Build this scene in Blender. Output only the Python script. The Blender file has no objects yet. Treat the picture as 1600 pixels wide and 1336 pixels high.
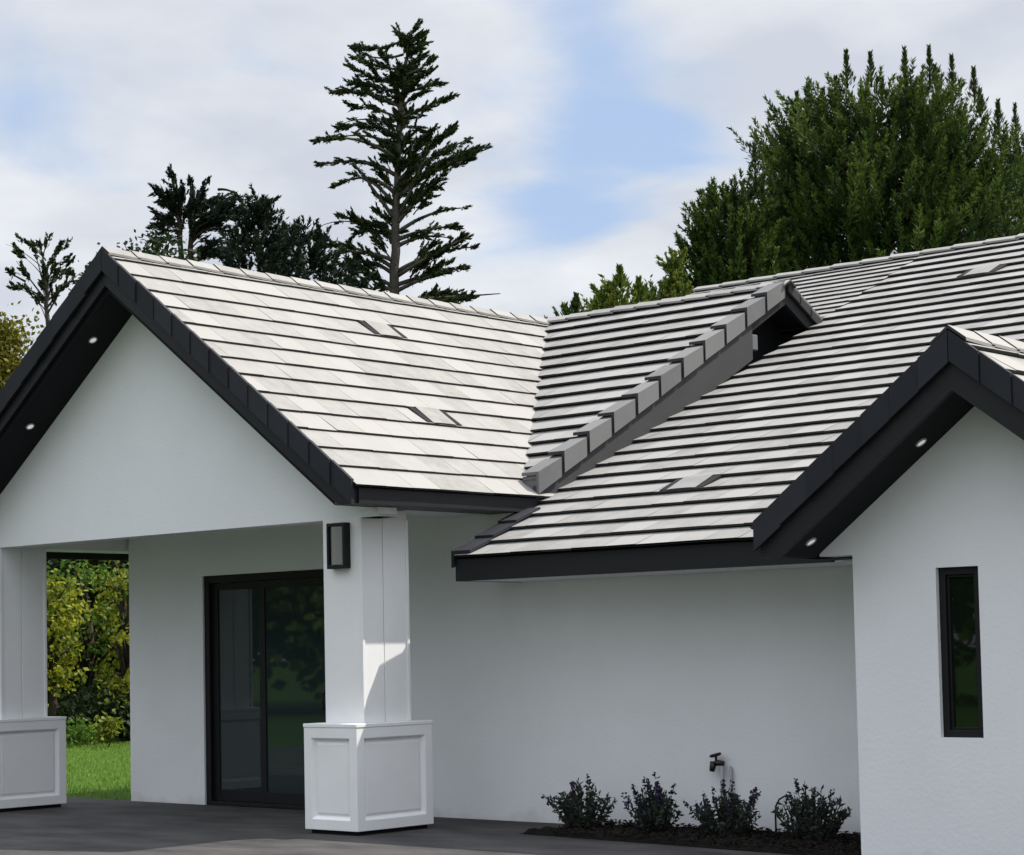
import bpy, bmesh, math, random
import numpy as np
from mathutils import Vector, Matrix
rnd = random.Random(7)
R = math.radians
sc = bpy.context.scene
COL = sc.collection

# ------------------------------------------------------------------ camera
F = Vector((-0.6617186, 0.74753029, 0.05767986))
RT = Vector((0.74781588, 0.66357913, -0.02083615))
UP = Vector((0.0538508, -0.02934625, 0.99811767))
CAM = Vector((12.44174178, -13.60984976, 1.5))
FPX, PPX, PPY = 3226.7036, 813.0226, 829.1378
cd = bpy.data.cameras.new("camera")
cam = bpy.data.objects.new("camera", cd)
COL.objects.link(cam)
m = Matrix((RT, UP, -F)).transposed().to_4x4()
m.translation = CAM
cam.matrix_world = m
cd.sensor_fit = 'HORIZONTAL'
cd.sensor_width = 36
cd.lens = FPX / 1600 * 36
cd.shift_x = -(PPX - 800) / 1600
cd.shift_y = (PPY - 668) / 1600
cd.clip_end = 2000
sc.camera = cam

# ------------------------------------------------------------------ light
SUN = Vector((0.371, 0.55, 1.0)).normalized()
elev = math.asin(SUN.z)
azim = math.atan2(SUN.x, SUN.y)
ld = bpy.data.lights.new("sun", 'SUN')
ld.energy = 3.9
ld.angle = R(0.5)
ld.color = (1.0, 0.95, 0.87)
sun = bpy.data.objects.new("sun", ld)
COL.objects.link(sun)
sun.rotation_euler = (-SUN).to_track_quat('-Z', 'Y').to_euler()
sun.location = (0, 0, 40)

w = bpy.data.worlds.new("World")
sc.world = w
w.use_nodes = True
nt = w.node_tree
nt.nodes.clear()
SKY = 0.10


def wn(t, **k):
    n = nt.nodes.new(t)
    for a, v in k.items():
        setattr(n, a, v)
    return n


def wmath(op, a, b=None, c=None, clamp=False):
    n = wn('ShaderNodeMath', operation=op, use_clamp=clamp)
    for i, v in enumerate((a, b, c)):
        if v is None:
            continue
        if isinstance(v, (int, float)):
            n.inputs[i].default_value = v
        else:
            nt.links.new(v, n.inputs[i])
    return n.outputs[0]


out = wn('ShaderNodeOutputWorld')
bg = wn('ShaderNodeBackground')
bg.inputs['Strength'].default_value = SKY
sky = wn('ShaderNodeTexSky')
sky.sky_type = 'NISHITA'
sky.sun_disc = False
sky.sun_elevation = elev
sky.sun_rotation = azim
sky.air_density = 1.0
sky.dust_density = 0.6
tc = wn('ShaderNodeTexCoord')
sep = wn('ShaderNodeSeparateXYZ')
nt.links.new(tc.outputs['Generated'], sep.inputs[0])
den = wmath('ADD', wmath('MAXIMUM', sep.outputs[2], 0.0), 0.22)
comb = wn('ShaderNodeCombineXYZ')
nt.links.new(wmath('DIVIDE', sep.outputs[0], den), comb.inputs[0])
nt.links.new(wmath('DIVIDE', sep.outputs[1], den), comb.inputs[1])
n1 = wn('ShaderNodeTexNoise')
n1.inputs['Scale'].default_value = 2.3
n1.inputs['Detail'].default_value = 7
n1.inputs['Roughness'].default_value = 0.5
n1.inputs['Distortion'].default_value = 0.5
nt.links.new(comb.outputs[0], n1.inputs['Vector'])
n2 = wn('ShaderNodeTexNoise')
n2.inputs['Scale'].default_value = 3.4
n2.inputs['Detail'].default_value = 5
nt.links.new(comb.outputs[0], n2.inputs['Vector'])


def pix_dir(px, py):
    return (F + RT * ((px - PPX) / FPX) - UP * ((py - PPY) / FPX)).normalized()


cover = wmath('ADD', wmath('MULTIPLY', wmath('SUBTRACT', n1.outputs[0], 0.5), 3.2), 0.95)
# openings in the cloud deck: (direction, sharpness, depth)
for (px, py, k, d) in [(950, 110, 1100, .36), (990, 270, 1500, .52), (1100, 240, 2200, .42), (870, 255, 2600, .25), (870, 330, 3500, .3), (950, 450, 2200, -.5), (1090, 370, 3000, -.4), (790, 180, 2500, -.25), (440, -40, 1500, .35),
                       (20, 70, 1300, .45), (1560, 30, 2200, .35), (900, 40, 1700, .3), (140, 330, 2500, .3), (760, 300, 2500, .25)]:
    v = pix_dir(px, py)
    dp = wn('ShaderNodeVectorMath', operation='DOT_PRODUCT')
    nt.links.new(tc.outputs['Generated'], dp.inputs[0])
    dp.inputs[1].default_value = v
    g = wmath('MULTIPLY', wmath('EXPONENT', wmath('MULTIPLY', wmath('SUBTRACT', dp.outputs['Value'], 1.0), k * 1.0)), d)
    cover = wmath('SUBTRACT', cover, g)
mask = wmath('MULTIPLY', cover, 1.35, clamp=True)
sm = wn('ShaderNodeMapRange', interpolation_type='SMOOTHSTEP')
nt.links.new(mask, sm.inputs['Value'])
cl = wn('ShaderNodeMix', data_type='RGBA')
lowsky = wmath('MULTIPLY', wmath('SUBTRACT', 0.16, sep.outputs[2]), 4.5, clamp=True)      # clouds pale towards the horizon
nt.links.new(wmath('ADD', wmath('MULTIPLY', wmath('SUBTRACT', n2.outputs[0], 0.40), 2.8), lowsky, clamp=True), cl.inputs['Factor'])
cl.inputs['A'].default_value = (3.85, 4.12, 4.62, 1)
cl.inputs['B'].default_value = (5.5, 5.65, 5.85, 1)
blue = wn('ShaderNodeMix', data_type='RGBA')       # thin veil over the clear sky
blue.inputs['Factor'].default_value = 0.85
blue.inputs['B'].default_value = (2.75, 3.6, 5.1, 1)
nt.links.new(sky.outputs[0], blue.inputs['A'])
mx = wn('ShaderNodeMix', data_type='RGBA')
nt.links.new(sm.outputs['Result'], mx.inputs['Factor'])
nt.links.new(blue.outputs['Result'], mx.inputs['A'])
nt.links.new(cl.outputs['Result'], mx.inputs['B'])
zen = wn('ShaderNodeVectorMath', operation='SCALE')       # overcast-like boost above the view, added to fill the shaded walls
nt.links.new(mx.outputs['Result'], zen.inputs[0])
nt.links.new(wmath('ADD', 1.0, wmath('MULTIPLY', wmath('MAXIMUM', wmath('SUBTRACT', sep.outputs[2], 0.3), 0.0), 2.6)), zen.inputs['Scale'])
nt.links.new(zen.outputs[0], bg.inputs['Color'])
nt.links.new(bg.outputs[0], out.inputs[0])

sc.view_settings.view_transform = 'Standard'
sc.view_settings.look = 'None'
sc.view_settings.exposure = 0.72
sc.view_settings.gamma = 1
sc.view_settings.use_curve_mapping = False
sc.render.engine = 'CYCLES'
sc.cycles.max_bounces = 8

# ------------------------------------------------------------------ helpers
M = {}


def mat(name, col, rough=.8, spec=.5, bump=None, vary=None, tint=None, transl=0, metal=0, emit=None, coord='Object', stretch=None):
    """procedural material. vary=(scale, amount[, second colour]); tint: reads the per-face 'tint' attribute"""
    mt = bpy.data.materials.new(name)
    mt.use_nodes = True
    t = mt.node_tree
    b = t.nodes['Principled BSDF']
    b.inputs['Base Color'].default_value = (*col, 1)
    b.inputs['Roughness'].default_value = rough
    b.inputs['Specular IOR Level'].default_value = spec
    b.inputs['Metallic'].default_value = metal
    tcn = t.nodes.new('ShaderNodeTexCoord')
    src = tcn.outputs[coord]
    if stretch:
        mp = t.nodes.new('ShaderNodeMapping')
        mp.inputs['Scale'].default_value = stretch
        t.links.new(src, mp.inputs[0])
        src = mp.outputs[0]
    cur = None
    if vary:
        n = t.nodes.new('ShaderNodeTexNoise')
        n.inputs['Scale'].default_value = vary[0]
        n.inputs['Detail'].default_value = 6
        n.inputs['Roughness'].default_value = .62
        t.links.new(src, n.inputs['Vector'])
        mr = t.nodes.new('ShaderNodeMapRange')
        mr.inputs['From Min'].default_value = .3
        mr.inputs['From Max'].default_value = .7
        t.links.new(n.outputs[0], mr.inputs['Value'])
        x = t.nodes.new('ShaderNodeMix')
        x.data_type = 'RGBA'
        t.links.new(mr.outputs[0], x.inputs['Factor'])
        x.inputs['A'].default_value = (*col, 1)
        c2 = vary[2] if len(vary) > 2 else tuple(c * (1 - vary[1]) for c in col)
        x.inputs['B'].default_value = (*c2, 1)
        cur = x.outputs['Result']
    if tint:
        a = t.nodes.new('ShaderNodeAttribute')
        a.attribute_name = 'tint'
        x = t.nodes.new('ShaderNodeMix')
        x.data_type = 'RGBA'
        t.links.new(a.outputs['Fac'], x.inputs['Factor'])
        if cur:
            t.links.new(cur, x.inputs['A'])
        else:
            x.inputs['A'].default_value = (*col, 1)
        x.inputs['B'].default_value = (*tint, 1)
        cur = x.outputs['Result']
    if cur:
        t.links.new(cur, b.inputs['Base Color'])
    if bump:
        n = t.nodes.new('ShaderNodeTexNoise')
        n.inputs['Scale'].default_value = bump[0]
        n.inputs['Detail'].default_value = 5
        t.links.new(src, n.inputs['Vector'])
        bp = t.nodes.new('ShaderNodeBump')
        bp.inputs['Strength'].default_value = bump[1]
        bp.inputs['Distance'].default_value = bump[2] if len(bump) > 2 else .01
        t.links.new(n.outputs[0], bp.inputs['Height'])
        t.links.new(bp.outputs[0], b.inputs['Normal'])
    if transl:
        tr = t.nodes.new('ShaderNodeBsdfTranslucent')
        if cur:
            t.links.new(cur, tr.inputs['Color'])
        else:
            tr.inputs['Color'].default_value = (*col, 1)
        ms = t.nodes.new('ShaderNodeMixShader')
        ms.inputs[0].default_value = transl
        t.links.new(b.outputs[0], ms.inputs[1])
        t.links.new(tr.outputs[0], ms.inputs[2])
        t.links.new(ms.outputs[0], t.nodes['Material Output'].inputs[0])
    if emit:
        b.inputs['Emission Color'].default_value = (*emit[0], 1)
        b.inputs['Emission Strength'].default_value = emit[1]
    M[name] = mt
    return mt


mat('stucco', (.79, .80, .815), .92, .15, bump=(38, .32, .007), vary=(.9, .07))


def stain(name, top, amount):
    """splash dirt: a ragged brownish band at the foot of a wall"""
    t = M[name].node_tree; bs = t.nodes['Principled BSDF']
    src = bs.inputs['Base Color'].links[0].from_socket
    g_ = t.nodes.new('ShaderNodeNewGeometry'); sp = t.nodes.new('ShaderNodeSeparateXYZ'); t.links.new(g_.outputs['Position'], sp.inputs[0])
    nz = t.nodes.new('ShaderNodeTexNoise'); nz.inputs['Scale'].default_value = 3.5; nz.inputs['Detail'].default_value = 8; t.links.new(g_.outputs['Position'], nz.inputs['Vector'])
    a_ = t.nodes.new('ShaderNodeMath'); a_.operation = 'MULTIPLY_ADD'; t.links.new(nz.outputs[0], a_.inputs[0]); a_.inputs[1].default_value = top * 2.4; a_.inputs[2].default_value = -top * .7
    d_ = t.nodes.new('ShaderNodeMath'); d_.operation = 'SUBTRACT'; t.links.new(a_.outputs[0], d_.inputs[0]); t.links.new(sp.outputs[2], d_.inputs[1])
    r_ = t.nodes.new('ShaderNodeMapRange'); r_.inputs['From Max'].default_value = top; r_.inputs['To Max'].default_value = amount; t.links.new(d_.outputs[0], r_.inputs['Value'])
    x = t.nodes.new('ShaderNodeMix'); x.data_type = 'RGBA'; t.links.new(r_.outputs[0], x.inputs['Factor']); t.links.new(src, x.inputs['A']); x.inputs['B'].default_value = (.30, .27, .23, 1)
    t.links.new(x.outputs['Result'], bs.inputs['Base Color'])


stain('stucco', .16, .38)
mat('trim_white', (.81, .81, .81), .6, .35, vary=(2.6, .06), bump=(14, .10, .004))
stain('trim_white', .05, .3)
mat('charcoal', (.011, .0115, .0145), .55, .3, vary=(3, .25))
mat('charcoal_tile', (.026, .027, .034), .75, .25, tint=(.015, .016, .021), vary=(4, .2))
mat('soffit_black', (.008, .008, .010), .75, .2)
mat('soffit_grey', (.13, .13, .135), .8, .2)
mat('tile_light', (.268, .259, .243), .88, .2, tint=(.288, .279, .263), vary=(7, .26), bump=(30, .2, .004))
mat('tile_dimmed', (.238, .231, .223), .88, .2, tint=(.262, .256, .248), vary=(5, .30), bump=(30, .2, .004))  # same tile as the porch, darkened for the weaker sun on front slopes
mat('tile_edge_shade', (.045, .044, .045), .9, .1)  # near-black butts and edges stand in for the shadow gaps between courses
mat('underlay', (.02, .02, .02), .9, .1)
mat('board_grey', (.045, .045, .048), .7, .3, vary=(2, .2))
mat('tile_barge_shade', (.13, .13, .132), .85, .25, tint=(.17, .169, .169), vary=(5, .2))  # roof tile colour darkened to carry the shade on the rake face
mat('frame_black', (.006, .006, .007), .55, .3)
mat('glass_dark', (.020, .033, .033), .02, .5)
mat('glass_window', (.006, .010, .006), .02, .5)
mat('lantern_glass', (.22, .22, .21), .35, .5)
mat('lamp_lens', (.8, .8, .78), .4, .4, emit=((1, .97, .9), .22))
mat('ring_white', (.35, .35, .35), .5, .4)
mat('asphalt', (.078, .074, .072), .9, .2, vary=(1.1, .5, (.028, .027, .028)), bump=(60, .35, .01), stretch=(1, 2.2, 1))
mat('grass_ground', (.045, .105, .012), .9, .1, vary=(2.5, .4), bump=(40, .5, .03))
mat('grass_blade', (.085, .155, .018), .7, .2, tint=(.20, .30, .045), transl=.35)
mat('mulch', (.012, .010, .009), .95, .1, vary=(14, .5), bump=(30, .9, .05))
mat('mulch_chip', (.010, .008, .007), .95, .1, tint=(.024, .019, .015))
mat('brass_dark', (.03, .027, .022), .4, .5, metal=.6)
mat('pipe_white', (.34, .34, .35), .5, .4)
mat('bark', (.05, .038, .028), .95, .1, vary=(6, .45), bump=(12, .8, .05))
mat('bark_grey', (.085, .074, .064), .95, .1, vary=(5, .4), bump=(12, .8, .05))
mat('needle_dark', (.014, .026, .009), .75, .15, tint=(.055, .068, .016), transl=.18)
mat('needle_blue', (.010, .018, .012), .75, .15, tint=(.022, .034, .018), transl=.12)
mat('needle_pine', (.008, .021, .006), .7, .2, tint=(.10, .155, .024), transl=.24)
mat('needle_young', (.05, .085, .012), .7, .2, tint=(.16, .19, .03), transl=.3)
mat('leaf_olive', (.07, .075, .010), .7, .2, tint=(.20, .18, .02), transl=.3)
mat('leaf_yellow', (.07, .10, .008), .6, .25, tint=(.36, .36, .03), transl=.45)
mat('leaf_deep', (.012, .022, .007), .7, .2, tint=(.03, .05, .012), transl=.15)
mat('leaf_green', (.05, .11, .012), .7, .2, tint=(.14, .22, .03), transl=.3)
mat('leaf_grey', (.020, .030, .022), .8, .2, tint=(.050, .064, .052), transl=.1)
mat('flower_purple', (.022, .016, .045), .8, .2, tint=(.04, .028, .075), transl=.15)


class MB:
    """collects shapes into one mesh"""
    def __init__(s):
        s.v = []; s.f = []; s.m = []; s.t = []

    def face(s, pts, mi=0, ti=0.):
        i = len(s.v)
        s.v += [tuple(p) for p in pts]
        s.f.append(tuple(range(i, i + len(pts)))); s.m.append(mi); s.t.append(ti)

    def add(s, V, Fs, mi=0, ti=0.):
        i = len(s.v)
        s.v += [tuple(p) for p in V]
        for k, f in enumerate(Fs):
            s.f.append(tuple(a + i for a in f)); s.m.append(mi[k] if isinstance(mi, (list, tuple)) else mi); s.t.append(ti)

    def box(s, x0, x1, y0, y1, z0, z1, mi=0, ti=0.):
        V = [(x, y, z) for z in (z0, z1) for y in (y0, y1) for x in (x0, x1)]
        s.add(V, [(0, 2, 3, 1), (4, 5, 7, 6), (0, 1, 5, 4), (2, 6, 7, 3), (0, 4, 6, 2), (1, 3, 7, 5)], mi, ti)
        return s

    def prism(s, poly, vec, mi=0, ti=0.):
        n = len(poly); vec = Vector(vec)
        a = [Vector(p) for p in poly]
        V = a + [p + vec for p in a]
        nn = sum(((a[i] - a[0]).cross(a[i + 1] - a[0]) for i in range(1, n - 1)), Vector())
        flip = nn.dot(vec) < 0
        Fs = [tuple(range(n))[::-1], tuple(range(n, 2 * n))] + [(i, (i + 1) % n, n + (i + 1) % n, n + i) for i in range(n)]
        if flip:
            Fs = [f[::-1] for f in Fs]
        s.add(V, Fs, mi, ti)
        return s

    def tube(s, pts, rad, seg=8, mi=0, cap=True):
        pts = [Vector(p) for p in pts]; n = len(pts)
        if isinstance(rad, (int, float)):
            rad = [rad] * n
        i0 = len(s.v); ref = None
        for i, p in enumerate(pts):
            d = (pts[min(i + 1, n - 1)] - pts[max(i - 1, 0)]).normalized()
            if ref is None:
                ref = d.orthogonal().normalized()
            a = (ref - d * ref.dot(d))
            a = a.normalized() if a.length > 1e-6 else d.orthogonal().normalized()
            ref = a; b = d.cross(a)
            for k in range(seg):
                an = 2 * math.pi * k / seg
                s.v.append(tuple(p + (a * math.cos(an) + b * math.sin(an)) * rad[i]))
        for i in range(n - 1):
            for k in range(seg):
                k2 = (k + 1) % seg
                s.f.append((i0 + i * seg + k, i0 + i * seg + k2, i0 + (i + 1) * seg + k2, i0 + (i + 1) * seg + k)); s.m.append(mi); s.t.append(0)
        if cap:
            s.f.append(tuple(i0 + k for k in range(seg))[::-1]); s.m.append(mi); s.t.append(0)
            s.f.append(tuple(i0 + (n - 1) * seg + k for k in range(seg))); s.m.append(mi); s.t.append(0)
        return s

    def build(s, name, mats, parent=None, smooth=False, bevel=0):
        me = bpy.data.meshes.new(name)
        me.from_pydata(s.v, [], s.f)
        if not isinstance(mats, (list, tuple)):
            mats = [mats]
        for x in mats:
            me.materials.append(M[x])
        me.polygons.foreach_set('material_index', s.m)
        a = me.attributes.new('tint', 'FLOAT', 'FACE')
        a.data.foreach_set('value', s.t)
        if smooth:
            me.polygons.foreach_set('use_smooth', [True] * len(s.f))
        me.update()
        return link(me, name, parent, bevel)


def link(me, name, parent=None, bevel=0):
    o = bpy.data.objects.new(name, me)
    COL.objects.link(o)
    if parent is not None:
        o.parent = parent
    if bevel:
        b = o.modifiers.new('bevel', 'BEVEL')
        b.width = bevel; b.segments = 2; b.limit_method = 'ANGLE'; b.angle_limit = R(40)
    return o


def thing(name, label, cat, loc=(0, 0, 0), rz=0, group=None):
    o = bpy.data.objects.new(name, None)
    o.empty_display_size = .2
    COL.objects.link(o)
    o.location = loc; o.rotation_euler = (0, 0, rz)
    return tag(o, label, cat, group)


def tag(o, label, cat, group=None):
    o['label'] = label; o['category'] = cat
    if group:
        o['group'] = group
    return o


def struct(o):
    o['kind'] = 'structure'
    return o


def dup(root, loc, rz, label, scale=None):
    r = root.copy(); COL.objects.link(r)
    r.location = loc; r.rotation_euler = (0, 0, rz)
    if scale:
        r.scale = (scale,) * 3
    r['label'] = label
    for ch in list(root.children):
        c = ch.copy(); COL.objects.link(c); c.parent = r
        for g in list(ch.children):
            d = g.copy(); COL.objects.link(d); d.parent = c
    return r


def at(px, py, D):
    """world point seen at photo pixel (px,py), D metres away horizontally"""
    v = F + RT * ((px - PPX) / FPX) - UP * ((py - PPY) / FPX)
    return CAM + v * (D / math.hypot(v.x, v.y))


def base(px, D):
    p = at(px, 1030, D)
    return Vector((p.x, p.y, 0))


# ------------------------------------------------------------------ measures of the house
T, TB, TM, TC = .7226, .5604, .4592, .7396          # roof pitches: porch, upper, main, bay
XP, ZR, YB = -2.8354, 5.2052, 4.2151                # porch ridge
YW = -1.5749                                        # porch gable wall plane
YF = YW - .4874                                     # porch barge plane
XE = .4221; W = XE - XP; ZE = ZR - T * W            # right eave
XEL = XP - W
ZF = 2.7135                                         # porch soffit level
XR = .4464                                          # right end of the upper roof
OM, ZMF, ZM, XM, YM = .8209, 2.282, 2.0933, .375, 7.0695
YBW = -1.333; YBF = YBW - .4874                     # bay wall plane, bay barge plane
XG, ZG, XCC = 5.7359, 3.4549, 4.6538
XCE = 4.18; WC = XG - XCE; ZCE = ZG - TC * WC
ZB = 2.6343
XL = -5.154
XC, WX, WY = 0., .454, .5587
XLC = -5.2008
XEND = 12.0

# ------------------------------------------------------------------ ground
g = MB(); g.face([(-400, -400, -.03), (400, -400, -.03), (400, 400, -.03), (-400, 400, -.03)])
struct(g.build('ground', 'grass_ground'))
g = MB(); g.face([(-13, -12, 0), (22, -12, 0), (22, .1, 0), (-13, .03, 0)])
g.face([(-13, -12, -.03), (-13, .03, -.03), (-13, .03, 0), (-13, -12, 0)])
g.face([(-13, .03, -.03), (22, .1, -.03), (22, .1, 0), (-13, .03, 0)])
g.face([(22, -12, -.03), (-13, -12, -.03), (-13, -12, 0), (22, -12, 0)])
struct(g.build('driveway', 'asphalt'))

# mulch bed, a low uneven mound
bed = [(1.12, -.93), (1.8, -1.0), (2.6, -1.08), (3.7, -1.2), (4.66, -1.3), (4.66, -.004), (1.55, -.004), (1.28, -.45)]
bm = bmesh.new()
fc = bm.faces.new([bm.verts.new((x, y, .004)) for x, y in bed])
bmesh.ops.triangulate(bm, faces=[fc])
bmesh.ops.subdivide_edges(bm, edges=bm.edges[:], cuts=9, use_grid_fill=True)
for v in bm.verts:
    if not v.is_boundary:
        v.co.z += .02 + .03 * rnd.random()
me = bpy.data.meshes.new('mulch_bed'); bm.to_mesh(me); bm.free(); me.materials.append(M['mulch'])
struct(link(me, 'mulch_bed'))

# grass blades of the lawn that shows through the porch
rs = np.random.RandomState(3)


def leaves(name, C, A, L, Wd, matname, parent=None, tint=None, kind=None):
    """diamond-shaped leaves: centres C, axes A (unit), lengths L, widths Wd -> one mesh"""
    n = len(C)
    B = rs.normal(size=(n, 3)); B -= A * np.sum(A * B, 1)[:, None]
    B /= np.linalg.norm(B, axis=1)[:, None] + 1e-9
    L = np.broadcast_to(L, n)[:, None]; Wd = np.broadcast_to(Wd, n)[:, None]
    V = np.empty((n, 4, 3))
    V[:, 0] = C - A * L * .5
    V[:, 1] = C + B * Wd * .5 - A * L * .05
    V[:, 2] = C + A * L * .5
    V[:, 3] = C - B * Wd * .5 - A * L * .05
    me = bpy.data.meshes.new(name)
    me.vertices.add(n * 4); me.loops.add(n * 4); me.polygons.add(n)
    me.vertices.foreach_set('co', V.reshape(-1))
    me.loops.foreach_set('vertex_index', np.arange(n * 4, dtype=np.int32))
    me.polygons.foreach_set('loop_start', np.arange(0, n * 4, 4, dtype=np.int32))
    me.update(calc_edges=True)
    a = me.attributes.new('tint', 'FLOAT', 'FACE')
    a.data.foreach_set('value', (rs.rand(n) if tint is None else np.clip(tint, 0, 1)).astype(np.float32))
    me.materials.append(M[matname])
    return link(me, name, parent)


n = 60000
x = rs.uniform(-21, -5.2, n); y = rs.uniform(.05, 13, n)
A = rs.normal(0, .35, (n, 3)); A[:, 2] = 1; A /= np.linalg.norm(A, axis=1)[:, None]
hh = rs.uniform(.035, .075, n)
o = leaves('grass', np.stack([x, y, -.03 + hh * .45], 1), A, hh, .011, 'grass_blade')
o['kind'] = 'stuff'

n = 5000
x = rs.uniform(1.15, 4.64, n); y = rs.uniform(-1.25, -.02, n)
keep = (y > -.93 - (x - 1.12) * .105) & (y > -.95 + (1.5 - x) * 2.2)
x, y = x[keep], y[keep]; n = len(x)
A = rs.normal(0, 1, (n, 3)); A[:, 2] *= .3; A = A / np.linalg.norm(A, axis=1)[:, None]
o = leaves('mulch_chips', np.stack([x, y, rs.uniform(.03, .062, n)], 1), A, rs.uniform(.02, .055, n), .016, 'mulch_chip')
o['kind'] = 'stuff'

# ------------------------------------------------------------------ house
house = thing('house', 'white stucco house with charcoal trimmed gables and pale tiled roofs', 'house')


def wall_panel(mb, x0, x1, z0, z1, y, th, holes, x_side=True):
    """wall facing -Y at plane y, thickness th, with real openings"""
    xs = sorted({x0, x1, *[h[0] for h in holes], *[h[1] for h in holes]})
    zs = sorted({z0, z1, *[h[2] for h in holes], *[h[3] for h in holes]})
    for i in range(len(xs) - 1):
        for j in range(len(zs) - 1):
            cx, cz = (xs[i] + xs[i + 1]) / 2, (zs[j] + zs[j + 1]) / 2
            if any(h[0] < cx < h[1] and h[2] < cz < h[3] for h in holes):
                continue
            a, b, c, d = xs[i], xs[i + 1], zs[j], zs[j + 1]
            mb.face([(a, y, c), (b, y, c), (b, y, d), (a, y, d)])
            mb.face([(a, y + th, c), (a, y + th, d), (b, y + th, d), (b, y + th, c)])
    for (a, b, c, d) in holes:
        mb.face([(a, y, c), (a, y, d), (a, y + th, d), (a, y + th, c)])
        mb.face([(b, y, c), (b, y + th, c), (b, y + th, d), (b, y, d)])
        mb.face([(a, y, d), (b, y, d), (b, y + th, d), (a, y + th, d)])
        mb.face([(a, y, c), (a, y + th, c), (b, y + th, c), (b, y, c)])
    mb.face([(x0, y, z0), (x0, y, z1), (x0, y + th, z1), (x0, y + th, z0)])
    mb.face([(x1, y, z0), (x1, y + th, z0), (x1, y + th, z1), (x1, y, z1)])
    mb.face([(x0, y, z1), (x1, y, z1), (x1, y + th, z1), (x0, y + th, z1)])


DX0, DX1, DH = -3.953, -2.02, 2.319
wl = MB()
wall_panel(wl, XL, 0, 0, ZF + .2, 0, .2, [(DX0, DX1, 0, DH)])
wall_panel(wl, 0, .46, 0, ZF, 0, .2, [])
wall_panel(wl, .46, XEND, 0, 2.5, 0, .2, [])
wl.box(XL, XL + .2, .2, 14.0, 0, ZF + .2)
wl.box(XEND - .2, XEND, .2, 14.0, 0, 2.09)
wl.box(XL + .2, XEND - .2, 13.8, 14.0, 0, 2.09)
wl.build('wall', 'stucco', house)

WX0, WX1, WZ0, WZ1 = 5.3058, 5.6256, .8543, 1.9951
bw = MB()
XCR = 2 * XG - XCC
wall_panel(bw, XCC, XCR, 0, 2.112, YBW, .2, [(WX0, WX1, WZ0, WZ1)])
bw.box(XCC, XCC + .2, YBW + .2, -.001, 0, 2.112)
bw.box(XCR - .2, XCR, YBW + .2, -.001, 0, 2.112)
OFC = .325
zt = ZG - OFC
xt = XG - (zt - 2.13) / TC
bw.prism([(xt, YBW, 2.112), (2 * XG - xt, YBW, 2.112), (2 * XG - xt, YBW, 2.13), (XG, YBW, zt), (xt, YBW, 2.13)], (0, .2, 0))
bw.build('wall', 'stucco', house)

OFP = .344
gw = MB()
zt = ZR - OFP
xb = XP + (zt - ZB) / T
gw.prism([(2 * XP - xb, YW, ZB), (xb, YW, ZB), (XP, YW, zt)], (0, .22, 0))
gw.box(xb - .03, XC, YW + .003, YW + .217, ZB, ZF - .002)
gw.build('gable_wall', 'stucco', house)
MB().box(XC - WX + .003, XC - .003, YW + .22, -.002, ZF + .004, ZF + .2).build('porch_beam', 'trim_white', house)
MB().box(XLC - WX, XLC - .003, YW + .22, 6.0, ZB, ZF + .2).build('porch_beam', 'trim_white', house)
MB().box(XLC, XC - WX, YW + .22, -.002, ZF + .2, ZF + .24).build('porch_ceiling', 'trim_white', house)


# columns on panelled pedestals ---------------------------------------------------
def inset_box(x0, x1, y0, y1, z0, z1, rail, mould, depth):
    """box whose four sides carry a recessed, moulded panel"""
    b = bmesh.new()
    bmesh.ops.create_cube(b, size=1)
    for v in b.verts:
        v.co = (x0 if v.co.x < 0 else x1, y0 if v.co.y < 0 else y1, z0 if v.co.z < 0 else z1)
    b.normal_update()
    sides = [f for f in b.faces if abs(f.normal.z) < .5]
    bmesh.ops.inset_individual(b, faces=sides, thickness=rail)
    bmesh.ops.inset_individual(b, faces=sides, thickness=mould * .45, depth=-depth)
    bmesh.ops.inset_individual(b, faces=sides, thickness=mould * .2, depth=0)
    bmesh.ops.inset_individual(b, faces=sides, thickness=mould * .35, depth=depth * .35)
    return b


def from_bm(b, name, mats, parent, bevel=0):
    me = bpy.data.meshes.new(name)
    b.to_mesh(me); b.free()
    for x in mats:
        me.materials.append(M[x])
    return link(me, name, parent, bevel)


PZ = .9062; PX, PY = .0922, .1689
hx, hy = WX / 2, WY / 2
c = MB()
gy = -hy + .47 * WY
c.box(-hx, hx - .012, -hy, hy, PZ + .012, ZB)
c.box(hx - .012, hx, -hy, gy - .004, PZ + .012, ZB)
c.box(hx - .012, hx, gy + .004, hy, PZ + .012, ZB)
c.box(-hx + .004, hx - .002, -hy + .226, hy, ZB, ZF - .003)
c.box(hx, hx + .012, -hy - .002, -hy + .03, PZ + .012, ZB - .002)
c.box(hx, hx + .012, hy - .03, hy + .002, PZ + .012, ZB - .002)
col = c.build('column', 'trim_white', house, bevel=.004)
b = inset_box(-hx - PX, hx + PX, -hy - PY, hy + PY, .035, PZ - .02, .125, .075, .036)
ped = from_bm(b, 'pedestal', ['trim_white'], col, bevel=.004)
cp = MB(); cp.box(-hx - PX - .005, hx + PX + .005, -hy - PY - .005, hy + PY + .005, PZ - .02, PZ + .012)
cp.build('cap', 'trim_white', col, bevel=.005)
ft = MB(); ft.box(-hx - PX + .04, hx + PX - .04, -hy - PY + .04, hy + PY - .04, 0.0, .035)
ft.build('foot', 'soffit_black', col)  # black inset base paints in the shadow gap under the pedestal
col.location = (XC - hx, YW + hy - .004, 0)
c2 = col.copy(); COL.objects.link(c2); c2.location = (XLC - hx, YW + hy - .004, 0)
for ch in list(col.children):
    k = ch.copy(); COL.objects.link(k); k.parent = c2

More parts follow.
